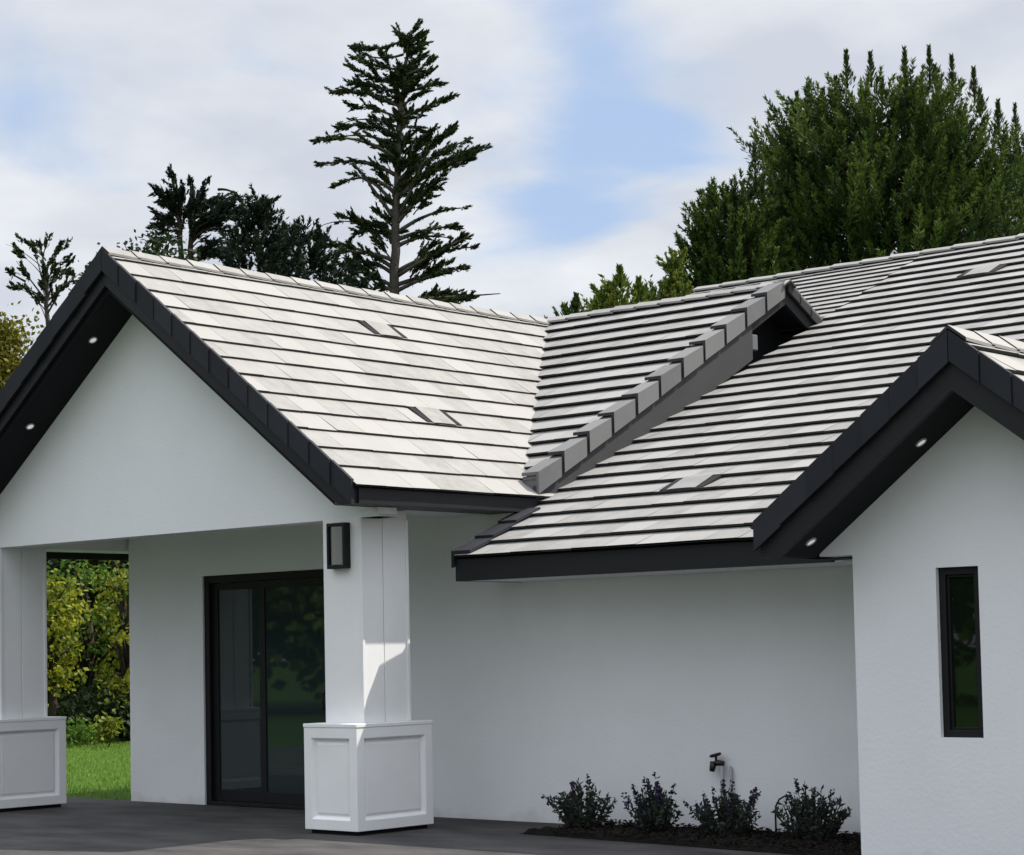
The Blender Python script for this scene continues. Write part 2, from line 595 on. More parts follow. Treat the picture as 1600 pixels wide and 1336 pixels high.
# sliding door ----------------------------------------------------------------------
d = MB(); fy = .02
d.box(DX0, DX0 + .075, fy, fy + .09, 0, DH); d.box(DX1 - .075, DX1, fy, fy + .09, 0, DH)
d.box(DX0 + .075, DX1 - .075, fy, fy + .09, DH - .075, DH); d.box(DX0 + .075, DX1 - .075, fy, fy + .09, 0, .04)
door = d.build('sliding_door', 'frame_black', house, bevel=.003)
mid = -3.075
for (a, bb, yy) in ((DX0 + .075, mid + .05, fy + .045), (mid - .05, DX1 - .075, fy + .008)):
    p = MB(); st = .085; zb, zt_ = .045, DH - .08
    p.box(a, a + st, yy, yy + .035, zb, zt_); p.box(bb - st, bb, yy, yy + .035, zb, zt_)
    p.box(a + st, bb - st, yy, yy + .035, zt_ - .07, zt_); p.box(a + st, bb - st, yy, yy + .035, zb, zb + .11)
    p.build('door_leaf', 'frame_black', door, bevel=.003)
    gl = MB(); gl.box(a + st - .004, bb - st + .004, yy + .014, yy + .022, zb + .106, zt_ - .066)
    gl.build('glass', 'glass_dark', door)
h = MB(); hx0 = DX1 - .075 - .05
h.box(hx0 - .02, hx0 + .02, fy - .012, fy + .008, .93, 1.17)
h.tube([(hx0, fy - .01, .97), (hx0, fy - .05, .98), (hx0, fy - .055, 1.05), (hx0, fy - .05, 1.12), (hx0, fy - .01, 1.13)], .011, 8)
h.build('handle', 'frame_black', door)

# narrow window ---------------------------------------------------------------------
f_ = MB(); wy = YBW + .035
f_.box(WX0, WX0 + .05, wy, wy + .07, WZ0, WZ1); f_.box(WX1 - .05, WX1, wy, wy + .07, WZ0, WZ1)
f_.box(WX0 + .05, WX1 - .05, wy, wy + .07, WZ1 - .05, WZ1); f_.box(WX0 + .05, WX1 - .05, wy, wy + .07, WZ0, WZ0 + .05)
q = .018
f_.box(WX0 + .05, WX0 + .05 + q, wy + .02, wy + .06, WZ0 + .05, WZ1 - .05); f_.box(WX1 - .05 - q, WX1 - .05, wy + .02, wy + .06, WZ0 + .05, WZ1 - .05)
f_.box(WX0 + .05 + q, WX1 - .05 - q, wy + .02, wy + .06, WZ0 + .05, WZ0 + .05 + q); f_.box(WX0 + .05 + q, WX1 - .05 - q, wy + .02, wy + .06, WZ1 - .05 - q, WZ1 - .05)
win = f_.build('window', 'frame_black', house, bevel=.003)
gl = MB(); gl.box(WX0 + .06, WX1 - .06, wy + .038, wy + .046, WZ0 + .06, WZ1 - .06); gl.build('pane', 'glass_window', win)
# ------------------------------------------------------------------ roofs
EXPO, TW = .302, .33


def tile_field(name, O, u, s, poly, hb, th, mats, parent, seed, smax=None):
    """real tiles laid in courses on the plane O + a*u + b*s, cut to the convex polygon poly [(a,b)...] (counter-clockwise)"""
    r = random.Random(seed)
    O, u, s = Vector(O), Vector(u).normalized(), Vector(s).normalized()
    nrm = u.cross(s).normalized()
    if nrm.z < 0:
        nrm = -nrm
    a0, a1 = min(p[0] for p in poly), max(p[0] for p in poly)
    b0, b1 = min(p[1] for p in poly), max(p[1] for p in poly)

    def inside(a, bq, pad):
        for i in range(len(poly)):
            p, qv = Vector(poly[i]), Vector(poly[(i + 1) % len(poly)])
            ed = (qv - p).normalized()
            if ed.x * (bq - p.y) - ed.y * (a - p.x) < -pad:
                return False
        return True
    mb = MB()
    k = 0; bb = b0
    while bb < b1 - .02:
        off = (.5 if k % 2 else 0) * TW + r.uniform(-.015, .015)
        aa = a0 - TW + off
        wob = r.uniform(-.003, .003)
        while aa < a1:
            if inside(aa + TW / 2, bb + EXPO / 2, .45):
                g_ = .0022
                l0, l1 = bb + r.uniform(-.0035, .0035) + wob, bb + EXPO + .05
                dz = r.uniform(-.002, .002); dz2 = dz + r.uniform(-.002, .002)
                h0, h1 = hb, .012
                t = th
                P = lambda A_, B_, H_: O + u * A_ + s * B_ + nrm * H_
                xl, xr = aa + g_ / 2, aa + TW - g_ / 2
                V = [P(xl, l0, h0 - t + dz), P(xr, l0, h0 - t + dz2), P(xr, l1, h1 - t * .5), P(xl, l1, h1 - t * .5),
                     P(xl, l0, h0 + dz), P(xr, l0, h0 + dz2), P(xr, l1, h1), P(xl, l1, h1)]
                Fs = [(4, 5, 6, 7), (0, 3, 2, 1), (0, 1, 5, 4), (1, 2, 6, 5), (2, 3, 7, 6), (3, 0, 4, 7)]
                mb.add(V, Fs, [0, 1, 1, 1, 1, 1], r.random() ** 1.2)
            aa += TW
        bb += EXPO; k += 1
    o = mb.build(name, mats, parent)
    b = bmesh.new(); b.from_mesh(o.data)
    for i in range(len(poly)):
        p, qv = Vector(poly[i]), Vector(poly[(i + 1) % len(poly)])
        ed = (qv - p).normalized()
        no = (u * ed.y - s * ed.x)          # outward
        bmesh.ops.bisect_plane(b, geom=b.verts[:] + b.edges[:] + b.faces[:], plane_co=O + u * p.x + s * p.y, plane_no=no, clear_outer=True)
    b.to_mesh(o.data); b.free()
    return o


def deck(parent, O, u, s, poly, h=-.012, th=.05):
    O, u, s = Vector(O), Vector(u).normalized(), Vector(s).normalized()
    nrm = u.cross(s).normalized()
    if nrm.z < 0:
        nrm = -nrm
    mb = MB(); mb.prism([O + u * a + s * b_ + nrm * h for a, b_ in poly], -nrm * th)
    return mb.build('underlay', 'underlay', parent)


def caps(parent, p0, p1, tl, tr, n, half, hgt, mats, name='ridge_tile', seed=1, t=.022):
    """overlapping inverted-V ridge tiles from p0 to p1; tl / tr: horizontal slopes of both sides"""
    r = random.Random(seed)
    p0, p1 = Vector(p0), Vector(p1); d = (p1 - p0) / n
    side = Vector((d.y, -d.x, 0)).normalized()
    mb = MB()
    for i in range(n):
        a = p0 + d * i; b_ = p0 + d * (i + 1.12)
        up = .014 + r.uniform(-.003, .003)
        sec = []
        for (pt, zo) in ((a, hgt + up), (b_, hgt)):
            for tt in (0, t):
                sec.append([pt + side * (-half) + Vector((0, 0, zo - tl * half - tt)), pt + Vector((0, 0, zo - tt)), pt + side * half + Vector((0, 0, zo - tr * half - tt))])
        A, Ai, B_, Bi = sec
        V = A + Ai + B_ + Bi
        Fs = [(0, 1, 7, 6), (1, 2, 8, 7), (3, 9, 10, 4), (4, 10, 11, 5), (0, 3, 4, 1), (1, 4, 5, 2), (6, 7, 10, 9), (7, 8, 11, 10), (0, 6, 9, 3), (2, 5, 11, 8)]
        mb.add(V, Fs, [0, 0, 1, 1, 1, 1, 1, 1, 0, 0], r.random())
    return mb.build(name, mats, parent)


def rake(parent, y, xa, za, slope, sign, length, n, depth, mats, thick=.03, seed=2, top=.055):
    """dark barge tiles on a front rake: n overlapping plates running down from the apex in direction sign"""
    r = random.Random(seed)
    mb = MB(); e_ = length / n
    for i in range(n):
        x0, x1 = i * e_ + .003, (i + 1) * e_ - .003
        out_ = .006 + r.uniform(0, .006)
        dz = r.uniform(-.006, .006)
        pts = [(xa + sign * x0, y - out_, za + top - slope * x0), (xa + sign * x1, y - out_ - .010, za + top - slope * x1),
               (xa + sign * x1, y - out_ - .010, za - depth - slope * x1 + dz), (xa + sign * x0, y - out_, za - depth - slope * x0 + dz)]
        mb.prism(pts, (0, thick, 0), 0, r.random())
    return mb.build('barge_tile', mats, parent)


def slope_board(mb, xa, za, slope, sign, x0, x1, o0, o1, y0, y1, mi=0, zmin=None):
    """board following a rake: vertical offsets o0 (top) and o1 (bottom) below the roof line, cut level at zmin"""
    P = lambda x, o: (xa + sign * x, y0, za - slope * x - o)
    poly = [P(x0, o0), P(x1, o0)]
    if zmin is not None and za - slope * x1 - o1 < zmin:
        poly += [(xa + sign * x1, y0, zmin), (xa + sign * (za - o1 - zmin) / slope, y0, zmin)]
    else:
        poly.append(P(x1, o1))
    poly.append(P(x0, o1))
    mb.prism(poly, (0, y1 - y0, 0), mi)


def vent(parent, O, u, s, a, b_, wid, ln, mats, hb):
    """low roof vent: a flat cover tile between two solid black strips standing in for shadowed side gaps"""
    O, u, s = Vector(O), Vector(u).normalized(), Vector(s).normalized()
    nrm = u.cross(s).normalized()
    if nrm.z < 0:
        nrm = -nrm
    mb = MB()
    P = lambda A_, B_, H_: O + u * A_ + s * B_ + nrm * H_
    N = 6
    for i in range(N):
        x0, x1 = -wid / 2 + wid * i / N, -wid / 2 + wid * (i + 1) / N
        z = lambda xx: hb + .012 - .005 * (2 * xx / wid) ** 4
        b1 = b_ + .004
        V = [P(a + x0, b1, z(x0) - .02), P(a + x1, b1, z(x1) - .02), P(a + x1, b_ + ln, hb - .012), P(a + x0, b_ + ln, hb - .012),
             P(a + x0, b1, z(x0)), P(a + x1, b1, z(x1)), P(a + x1, b_ + ln, hb + .006), P(a + x0, b_ + ln, hb + .006)]
        mb.add(V, [(4, 5, 6, 7), (0, 3, 2, 1), (0, 1, 5, 4), (2, 3, 7, 6), (1, 2, 6, 5), (3, 0, 4, 7)], [0, 1, 1, 1, 1, 1], .0)
    for sx in (-1, 1):
        xx = a + sx * (wid / 2 + .04)
        V = [P(xx - .04, b_ + .012, .0), P(xx + .04, b_ + .012, .0), P(xx + .04, b_ + ln, .0), P(xx - .04, b_ + ln, .0),
             P(xx - .04, b_ + .012, hb + .006), P(xx + .04, b_ + .012, hb + .006), P(xx + .04, b_ + ln, hb - .004), P(xx - .04, b_ + ln, hb - .004)]
        mb.add(V, [(4, 5, 6, 7), (0, 3, 2, 1), (0, 1, 5, 4), (2, 3, 7, 6), (1, 2, 6, 5), (3, 0, 4, 7)], 2, 0)
    return mb.build('roof_vent', mats + ['underlay'], parent)


LT, GT = ['tile_light', 'tile_edge_shade'], ['tile_dimmed', 'tile_edge_shade']
TH = .022

# porch roof: right slope; a = distance along Y from YF, b = distance up the slope
sl = math.hypot(1, T)
O = (XE, YF, ZE); u = (0, 1, 0); s = (-1, 0, T)
LS = W * sl
poly = [(0.004, -.03), (.55 - YF, -.03), (YB - YF, LS), (0.004, LS)]
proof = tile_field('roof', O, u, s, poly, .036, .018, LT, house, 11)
deck(proof, O, u, s, [(.03, .0), (.55 - YF, .0), (YB - YF, LS - .03), (.03, LS - .03)])
vent(proof, O, u, s, .82 - YF, -.03 + EXPO * round(((XE + 2.10) * sl - .13) / EXPO), .30, .302, LT, .036)
vent(proof, O, u, s, .02 - YF, -.03 + EXPO * round(((XE + .66) * sl - .13) / EXPO), .30, .302, LT, .036)
# left slope
O2 = (XEL, YF, ZE); s2 = (1, 0, T)
pl = [(.004, -.03), (9.0, -.03), (9.0, LS), (.004, LS)]
pl2 = tile_field('left_slope', O2, u, s2, pl[::-1] if False else pl, .042, TH, LT, proof, 12)
deck(proof, O2, u, s2, [(.03, 0), (9, 0), (9, LS - .03), (.03, LS - .03)])
caps(proof, (XP, YF + .0, ZR), (XP, YB, ZR), T, T, 19, .10, .066, LT, seed=4)
rake(proof, YF, XP, ZR, T, 1, W + .005, 13, .155, ['charcoal_tile'], seed=5)
rake(proof, YF, XP, ZR, T, -1, W + .005, 13, .155, ['charcoal_tile'], seed=6)
for sg in (1, -1):
    fb = MB(); slope_board(fb, XP, ZR, T, sg, 0, W - .02, .02, .285, YF + .026, YF + .07, zmin=ZF); fb.build('fascia', 'charcoal', proof)
    xe_ = (ZR - OFP - ZF) / T
    sf = MB(); slope_board(sf, XP, ZR, T, sg, 0, xe_, .24, OFP, YF + .07, YW - .001); sf.build('soffit', 'soffit_black', proof)
MB().box(XE - .035, XE, YF + .07, .42, ZF, ZE - .012).build('fascia', 'charcoal', proof)
MB().box(XEL, XEL + .035, YF + .07, 6, 2.585, ZE - .012).build('fascia', 'charcoal', proof)
MB().box(XP + xe_, XE - .036, YF + .071, .42, ZF + .004, ZF + .03).build('soffit', 'soffit_grey', proof)
MB().box(XC + .002, XP + xe_ - .001, YW + .001, .42, ZF + .004, ZF + .03).build('soffit', 'soffit_grey', proof)
MB().box(XEL + .036, XP - xe_, YF + .071, 6, ZF + .004, ZF + .03).build('soffit', 'soffit_black', proof)

# upper roof (behind the porch valley) : ridge along X at YB, right end at XR
slb = math.hypot(1, TB)
YB0 = .22                                            # bottom of the field
O = (XP, YB0, ZR - TB * (YB - YB0)); u = (1, 0, 0); s = (0, 1, TB)
LB = (YB - YB0) * slb
kv = T / TB                                          # valley: Y = YB - (X-XP)*kv
xv = XP + (YB - YB0) / kv
poly = [(xv - XP, 0), (XR - XP - .02, 0), (XR - XP - .02, LB), (-.01, LB)]
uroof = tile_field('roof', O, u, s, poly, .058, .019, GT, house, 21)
deck(uroof, O, u, s, [(xv - XP + .1, .02), (XR - XP - .05, .02), (XR - XP - .05, LB - .02), (.12, LB - .02)])
# back slope
Ob = (XP, YB, ZR); sb = (0, -1, TB)
pb = [(0, 0), (XR - XP - .02, 0), (XR - XP - .02, 1.5), (0, 1.5)]
Obb = (XP, YB + 1.5 / slb, ZR - TB * 1.5 / slb)
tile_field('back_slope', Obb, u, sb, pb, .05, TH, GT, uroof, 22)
deck(uroof, Obb, u, sb, [(0, 0), (XR - XP - .05, 0), (XR - XP - .05, 1.48), (0, 1.48)])
caps(uroof, (XP, YB, ZR), (XR, YB, ZR), TB, TB, 10, .10, .078, GT, seed=8)
# big pale barge tiles stepping up its right-hand rake
r = random.Random(9)
mb = MB()
NB = 11; ey = (YB - YB0) / NB
for i in range(NB + 0):
    y0 = YB0 - .03 + i * ey; y1 = y0 + ey * .88
    z = lambda yy: ZR - TB * (YB - yy)
    lo = .130 + r.uniform(-.005, .005); hi = .094; wd = .19; dp = .20
    x1 = XR + .012 + r.uniform(-.003, .003); x0 = XR - wd
    t_ = .03
    # top leg
    V = [(x0, y0, z(y0) + lo - t_), (x1, y0, z(y0) + lo - t_), (x1, y1, z(y1) + hi - t_), (x0, y1, z(y1) + hi - t_),
         (x0, y0, z(y0) + lo), (x1, y0, z(y0) + lo), (x1, y1, z(y1) + hi), (x0, y1, z(y1) + hi)]
    ti = r.random()
    mb.add(V, [(4, 5, 6, 7), (0, 3, 2, 1), (0, 1, 5, 4), (1, 2, 6, 5), (2, 3, 7, 6), (3, 0, 4, 7)], [0, 1, 0 if i == 0 else 1, 0, 1, 1], ti)
    V = [(x1 - t_, y0, z(y0) + lo - dp), (x1, y0, z(y0) + lo - dp), (x1, y1, z(y1) + hi - dp * .86), (x1 - t_, y1, z(y1) + hi - dp * .86),
         (x1 - t_, y0, z(y0) + lo - t_), (x1, y0, z(y0) + lo - t_), (x1, y1, z(y1) + hi - t_), (x1 - t_, y1, z(y1) + hi - t_)]
    mb.add(V, [(0, 3, 2, 1), (0, 1, 5, 4), (1, 2, 6, 5), (2, 3, 7, 6), (3, 0, 4, 7)], [1, 0 if i == 0 else 1, 0, 1, 1], ti)
    if i == 0:                                       # closed foot of the run
        mb.prism([(x0, y0 + .012, z(y0) + lo - .035), (x1 - .03, y0 + .012, z(y0) + lo - .035), (x1 - .03, y0 + .012, z(y0) + lo - dp), (x0, y0 + .012, z(y0) + lo - dp)], (0, .03, 0), 0, ti)
mb.prism([(XR - .16, YB0, ZR - TB * (YB - YB0) + .085), (XR - .012, YB0, ZR - TB * (YB - YB0) + .085), (XR - .012, YB - .02, ZR + .075), (XR - .16, YB - .02, ZR + .075)], (0, 0, -.16), 1)
# far side of the little gable
for i in range(3):
    y0 = YB + .62 - i * .2; y1 = y0 - .215
    z = lambda yy: ZR - TB * abs(YB - yy)
    V = [(XR - .17, y0, z(y0) + .09), (XR + .012, y0, z(y0) + .09), (XR + .012, y1, z(y1) + .075), (XR - .17, y1, z(y1) + .075)]
    mb.prism(V, (0, 0, -.024), 0, r.random())
    V = [(XR + .012, y0, z(y0) + .066), (XR + .012, y0, z(y0) - .03), (XR + .012, y1, z(y1) - .04), (XR + .012, y1, z(y1) + .051)]
    mb.prism(V, (-.024, 0, 0), 1, r.random())
mb.build('barge_tile', ['tile_barge_shade', 'tile_edge_shade'], uroof)
zl = lambda yy, o_: ZR - TB * abs(YB - yy) - o_
YE = YB - .62
bd = MB()
bd.prism([(XR - .03, YB0 - .02, zl(YB0 - .02, .0)), (XR - .03, YE, zl(YE, .0)), (XR - .03, YE, zl(YE, .46)), (XR - .03, YB0 - .02, zl(YB0 - .02, .40))], (-.04, 0, 0))
bd.build('fascia', 'board_grey', uroof)
bd = MB()
bd.prism([(XR - .03, YE + .001, zl(YE, .0)), (XR - .03, YB, zl(YB, .0)), (XR - .03, YB, zl(YB, .17)), (XR - .03, YE + .001, zl(YE, .17))], (-.04, 0, 0))
bd.build('fascia', 'charcoal', uroof)
bd = MB()
bd.prism([(XR - .03, YB, zl(YB, .0)), (XR - .03, YB + .66, zl(YB + .66, .0)), (XR - .03, YB + .66, zl(YB + .66, .16)), (XR - .03, YB, zl(YB, .17))], (-.04, 0, 0))
bd.build('fascia', 'charcoal', uroof)
MB().box(XR - .12, XR - .032, YE + .002, YE + .10, zl(YE, .36), zl(YE, .20)).build('rafter_end', 'soffit_grey', uroof, bevel=.01)
bd = MB()
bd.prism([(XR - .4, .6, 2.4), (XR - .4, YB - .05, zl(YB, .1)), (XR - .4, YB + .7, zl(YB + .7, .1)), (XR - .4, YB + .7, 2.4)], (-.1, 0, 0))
bd.build('gable_wall', 'soffit_black', uroof)  # end wall coloured black for the shadowed hollow under the peak

# main roof
slm = math.hypot(1, TM)
O = (XM, -OM, ZMF); u = (1, 0, 0); s = (0, 1, TM)
LM = (YM + OM) * slm
poly = [(.03, -.035), (XEND + .5 - XM, -.035), (XEND + .5 - XM, LM), (.03, LM)]
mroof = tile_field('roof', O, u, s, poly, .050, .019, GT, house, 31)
deck(mroof, O, u, s, [(.03, .0), (XEND + .5 - XM, .0), (XEND + .5 - XM, LM - .02), (.03, LM - .02)])
zrm = ZMF + TM * (YM + OM)
EXPO = .19                                           # closer courses on the rear piece beyond the little gable
sy = (YB + .45 + OM) * slm
tile_field('rear_slope', O, u, s, [(-3.2, sy), (.028, sy), (.028, LM), (-3.2, LM)], .038, .016, GT, mroof, 33)
EXPO = .302
deck(mroof, O, u, s, [(-3.2, sy), (.028, sy), (.028, LM - .02), (-3.2, LM - .02)])
Ok = (XM, 2 * YM + OM, ZMF); sk = (0, -1, TM)
bk = MB(); bk.prism([(XM - 3.2, YM, zrm - .01), (XEND + .5, YM, zrm - .01), (XEND + .5, 2 * YM + OM, ZMF - .01), (XM - 3.2, 2 * YM + OM, ZMF - .01)], (0, 0, -.06))
bk.build('back_slope', 'tile_dimmed', mroof)
caps(mroof, (XM - 3.2, YM, zrm), (XEND + .5, YM, zrm), TM, TM, 38, .10, .068, GT, seed=18)
vent(mroof, O, u, s, 2.0 - XM, -.035 + EXPO * round(((.42 + OM) * slm - .13) / EXPO), .30, .302, GT, .050)
vent(mroof, O, u, s, 1.80 - XM, -.035 + EXPO * round(((5.95 + OM) * slm - .13) / EXPO), .30, .302, GT, .050)
vent(mroof, O, u, s, 4.0 - XM, -.035 + EXPO * round(((5.95 + OM) * slm - .13) / EXPO), .30, .302, GT, .050)
MB().box(XM, XCE - .03, -OM, -OM + .04, ZM, ZMF - .002).build('fascia', 'charcoal', mroof)
fm = MB(); fm.prism([(XM, -OM + .041, ZM), (XM, -.01, ZM), (XM, -.01, ZMF + TM * OM - .02), (XM, -OM + .041, ZMF - .01)], (.035, 0, 0)); fm.build('fascia', 'charcoal', mroof)
fm = MB(); fm.prism([(XEND + .5, -OM, ZM), (XEND + .5, YM, zrm - .2), (XEND + .5, YM, zrm), (XEND + .5, -OM, ZMF)], (-.04, 0, 0)); fm.build('fascia', 'charcoal', mroof)
# dark barge tiles along its short left rake
mb = MB(); r = random.Random(14)
for i in range(3):
    y0 = -OM - .03 + i * .3; y1 = y0 + .32
    z = lambda yy: ZMF + TM * (yy + OM)
    V = [(XM - .02, y0, z(y0) + .085), (XM + .2, y0, z(y0) + .085), (XM + .2, y1, z(y1) + .06), (XM - .02, y1, z(y1) + .06)]
    mb.prism(V, (0, 0, -.026), 0, r.random())
    V = [(XM - .02, y0, z(y0) + .059), (XM - .02, y1, z(y1) + .034), (XM - .02, y1, z(y1) - .06), (XM - .02, y0, z(y0) - .06)]
    mb.prism(V, (.024, 0, 0), 0, r.random())
mb.build('barge_tile', 'charcoal_tile', mroof)
sm_ = MB(); sm_.box(XM + .036, XCC + 0.0, -OM + .04, -.002, ZM + .003, ZM + .03); sm_.build('soffit', 'stucco', mroof)

# bay roof
slc = math.hypot(1, TC)
YBK = 1.9
LC = WC * slc
XCE2 = 2 * XG - XCE
O = (XCE2, YBF, ZCE); u = (0, 1, 0); s = (-1, 0, TC)
poly = [(.004, -.03), (YBK - YBF, -.03), (YBK - YBF, LC), (.004, LC)]
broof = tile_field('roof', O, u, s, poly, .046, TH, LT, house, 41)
deck(broof, O, u, s, [(.03, 0), (YBK - YBF, 0), (YBK - YBF, LC - .03), (.03, LC - .03)])
O2 = (XCE, YBF, ZCE); s2 = (1, 0, TC)
tile_field('left_slope', O2, u, s2, poly, .046, TH, LT, broof, 42)
deck(broof, O2, u, s2, [(.03, 0), (YBK - YBF, 0), (YBK - YBF, LC - .03), (.03, LC - .03)])
caps(broof, (XG, YBF, ZG), (XG, YBK, ZG), TC, TC, 11, .13, .075, LT, seed=24)
rake(broof, YBF, XG, ZG, TC, 1, WC + .005, 7, .15, ['charcoal_tile'], seed=25)
rake(broof, YBF, XG, ZG, TC, -1, WC + .005, 7, .15, ['charcoal_tile'], seed=26)
for sg in (1, -1):
    fb = MB(); slope_board(fb, XG, ZG, TC, sg, 0, WC - .02, .02, .335, YBF + .026, YBF + .07, zmin=ZM + .012); fb.build('fascia', 'charcoal', broof)
    xe_ = (ZG - OFC - 2.105) / TC
    sf = MB(); slope_board(sf, XG, ZG, TC, sg, 0, xe_, .23, OFC, YBF + .07, YBW - .001); sf.build('soffit', 'soffit_black', broof)
MB().box(XCE, XCE + .035, YBF + .07, -OM - .002, ZM + .01, ZCE - .012).build('fascia', 'charcoal', broof)
MB().box(XCE2 - .035, XCE2, YBF + .07, -OM - .002, ZM + .01, ZCE - .012).build('fascia', 'charcoal', broof)
MB().box(XCE + .036, XG - xe_, YBF + .071, YBW - .002, 2.106, 2.13).build('soffit', 'soffit_black', broof)
MB().box(XCE + .036, XCC - .002, YBW + .2, -OM, 2.105, 2.14).build('soffit', 'soffit_black', broof)

# ------------------------------------------------------------------ fittings on the house
lx, lz0, lz1 = -.225, 2.215, 2.60
ly = YW - .004
ln = thing('wall_lantern', 'black box wall lantern with frosted panel high on the white porch column', 'lamp', (lx, ly, lz0))
mb = MB(); hw = .108; dpt = .075; hh_ = lz1 - lz0
mb.box(-hw, hw, -.02, 0, 0, hh_)
for sx in (-1, 1):
    mb.box(sx * hw - (.024 if sx > 0 else 0), sx * hw + (.024 if sx < 0 else 0), -dpt, -.02, .03, hh_ - .03)
mb.box(-hw, hw, -dpt, -.02, 0, .03); mb.box(-hw, hw, -dpt, -.02, hh_ - .03, hh_)
mb.build('frame', 'frame_black', ln, bevel=.004)
mb = MB()
N = 8
for i in range(N):                                   # bowed frosted panel
    a0, a1 = -1 + 2 * i / N, -1 + 2 * (i + 1) / N
    y = lambda a: -dpt * .62 - .035 * (1 - a * a)
    ww = hw - .026
    mb.prism([(a0 * ww, y(a0), .032), (a1 * ww, y(a1), .032), (a1 * ww, y(a1), hh_ - .032), (a0 * ww, y(a0), hh_ - .032)], (0, .012, 0))
mb.build('lamp_panel', 'lantern_glass', ln)


def downlight(X, Y, apexx, apexz, slope, sign, label):
    z = apexz - slope * abs(X - apexx)
    o = thing('recessed_downlight', label, 'downlight', (X, Y, z - .002), 0, 'downlights in the black soffits')
    o.rotation_euler = (0, -sign * math.atan(slope), 0)
    mb = MB(); n = 20
    ring = lambda rr, zz: [(rr * math.cos(2 * math.pi * i / n), rr * math.sin(2 * math.pi * i / n), zz) for i in range(n)]
    A, B_, C_, D_ = ring(.044, 0), ring(.042, -.008), ring(.034, -.010), ring(.032, -.002)
    V = A + B_ + C_ + D_
    Fs = [(k * n + i, k * n + (i + 1) % n, (k + 1) * n + (i + 1) % n, (k + 1) * n + i) for k in range(3) for i in range(n)]
    mb.add(V, Fs); mb.build('trim_ring', 'ring_white', o)
    mb = MB(); mb.add(ring(.0325, -.003) + ring(.02, -.008), [tuple(range(n, 2 * n))[::-1]] + [(i, (i + 1) % n, n + (i + 1) % n, n + i) for i in range(n)])
    mb.build('lens', 'lamp_lens', o)
    return o


downlight(-3.336, -1.80, XP, ZR - OFP, T, 1, 'upper small round downlight in the black soffit of the left porch gable')
downlight(-4.345, -1.80, XP, ZR - OFP, T, 1, 'lower small round downlight in the black soffit of the left porch gable')
downlight(5.335, -1.52, XG, ZG - OFC, TC, 1, 'upper small round downlight in the black soffit of the right bay gable')
downlight(4.49, -1.60, XG, ZG - OFC, TC, 1, 'lower small round downlight in the black soffit of the right bay gable')

# hose tap on its standpipe
hb = thing('hose_tap', 'dark outdoor tap on a thin pale standpipe against the white wall', 'tap', (2.56, -.06, 0))
mb = MB(); mb.tube([(0, 0, 0), (0, 0, .54)], .016, 8); mb.tube([(.065, .03, 0), (.065, .03, .5), (.05, .058, .52)], .012, 8)
mb.build('standpipe', 'pipe_white', hb, smooth=True)
mb = MB(); mb.tube([(.02, .0, .555), (-.03, -.01, .56), (-.07, -.02, .55)], [.02, .024, .022], 10)
mb.tube([(-.07, -.02, .57), (-.075, -.025, .52), (-.08, -.03, .49)], [.026, .026, .02], 10)
mb.tube([(-.05, -.01, .56), (-.05, -.01, .61)], .010, 8)
mb.build('valve', 'brass_dark', hb, smooth=True)
mb = MB(); n = 14
pts = [(-.055 + .042 * math.cos(2 * math.pi * i / n), -.01 + .03 * math.sin(2 * math.pi * i / n), .622 + .012 * math.cos(2 * math.pi * i / n)) for i in range(n + 1)]
mb.tube(pts, .011, 6); mb.tube([(-.095, -.01, .612), (-.015, -.01, .63)], .007, 6)
mb.build('handwheel', 'brass_dark', hb, smooth=True)
ir = MB(); ir.tube([(3.06, -.05, 0), (3.06, -.05, .16), (3.065, -.05, .23), (3.10, -.05, .285), (3.15, -.05, .31), (3.18, -.05, .312)], .0075, 6)
tag(ir.build('irrigation_riser', 'frame_black', smooth=True), 'thin black hooked irrigation tube rising beside the white wall', 'irrigation tube')


# ------------------------------------------------------------------ plants in the bed
def bed_plant(seed, spread, hgt, flowers):
    r = np.random.RandomState(seed)
    stems = MB(); C = []; A = []; L = []; FC = []; FA = []
    for i in range(60):
        an = r.uniform(0, 2 * math.pi); lean = r.uniform(.05, 1) ** .8
        tip = np.array([math.cos(an) * spread * lean, math.sin(an) * spread * lean, hgt * (1.05 - .5 * lean ** 2) * r.uniform(.7, 1.1)])
        mid_ = tip * np.array([.7, .7, .5])
        p0 = np.array([math.cos(an) * spread * .45 * lean, math.sin(an) * spread * .45 * lean, 0])
        pts = []
        for k in range(6):
            q = k / 5
            pts.append((1 - q) ** 2 * p0 + 2 * q * (1 - q) * mid_ + q * q * tip)
        stems.tube(pts, [.005, .0045, .004, .0035, .003, .002], 4)
        for k in range(30):
            q = r.uniform(.03, .97)
            p = (1 - q) ** 2 * p0 + 2 * q * (1 - q) * mid_ + q * q * tip
            a = r.normal(size=3) * .8 + np.array([0, 0, .5]) + (tip - p0) * .6
            a /= np.linalg.norm(a)
            l_ = r.uniform(.03, .06)
            C.append(p + a * l_ * .5); A.append(a); L.append(l_)
        if i < flowers:
            dirn = (tip - mid_); dirn /= np.linalg.norm(dirn)
            fc_, fa_ = [], []
            for k in range(26):
                q = r.uniform(-.01, .10)
                fc_.append(tip + dirn * q + r.normal(size=3) * .010); a = r.normal(size=3); fa_.append(a / np.linalg.norm(a))
            FC.append(np.array(fc_)); FA.append(np.array(fa_))
    return stems, np.array(C), np.array(A), np.array(L), FC, FA


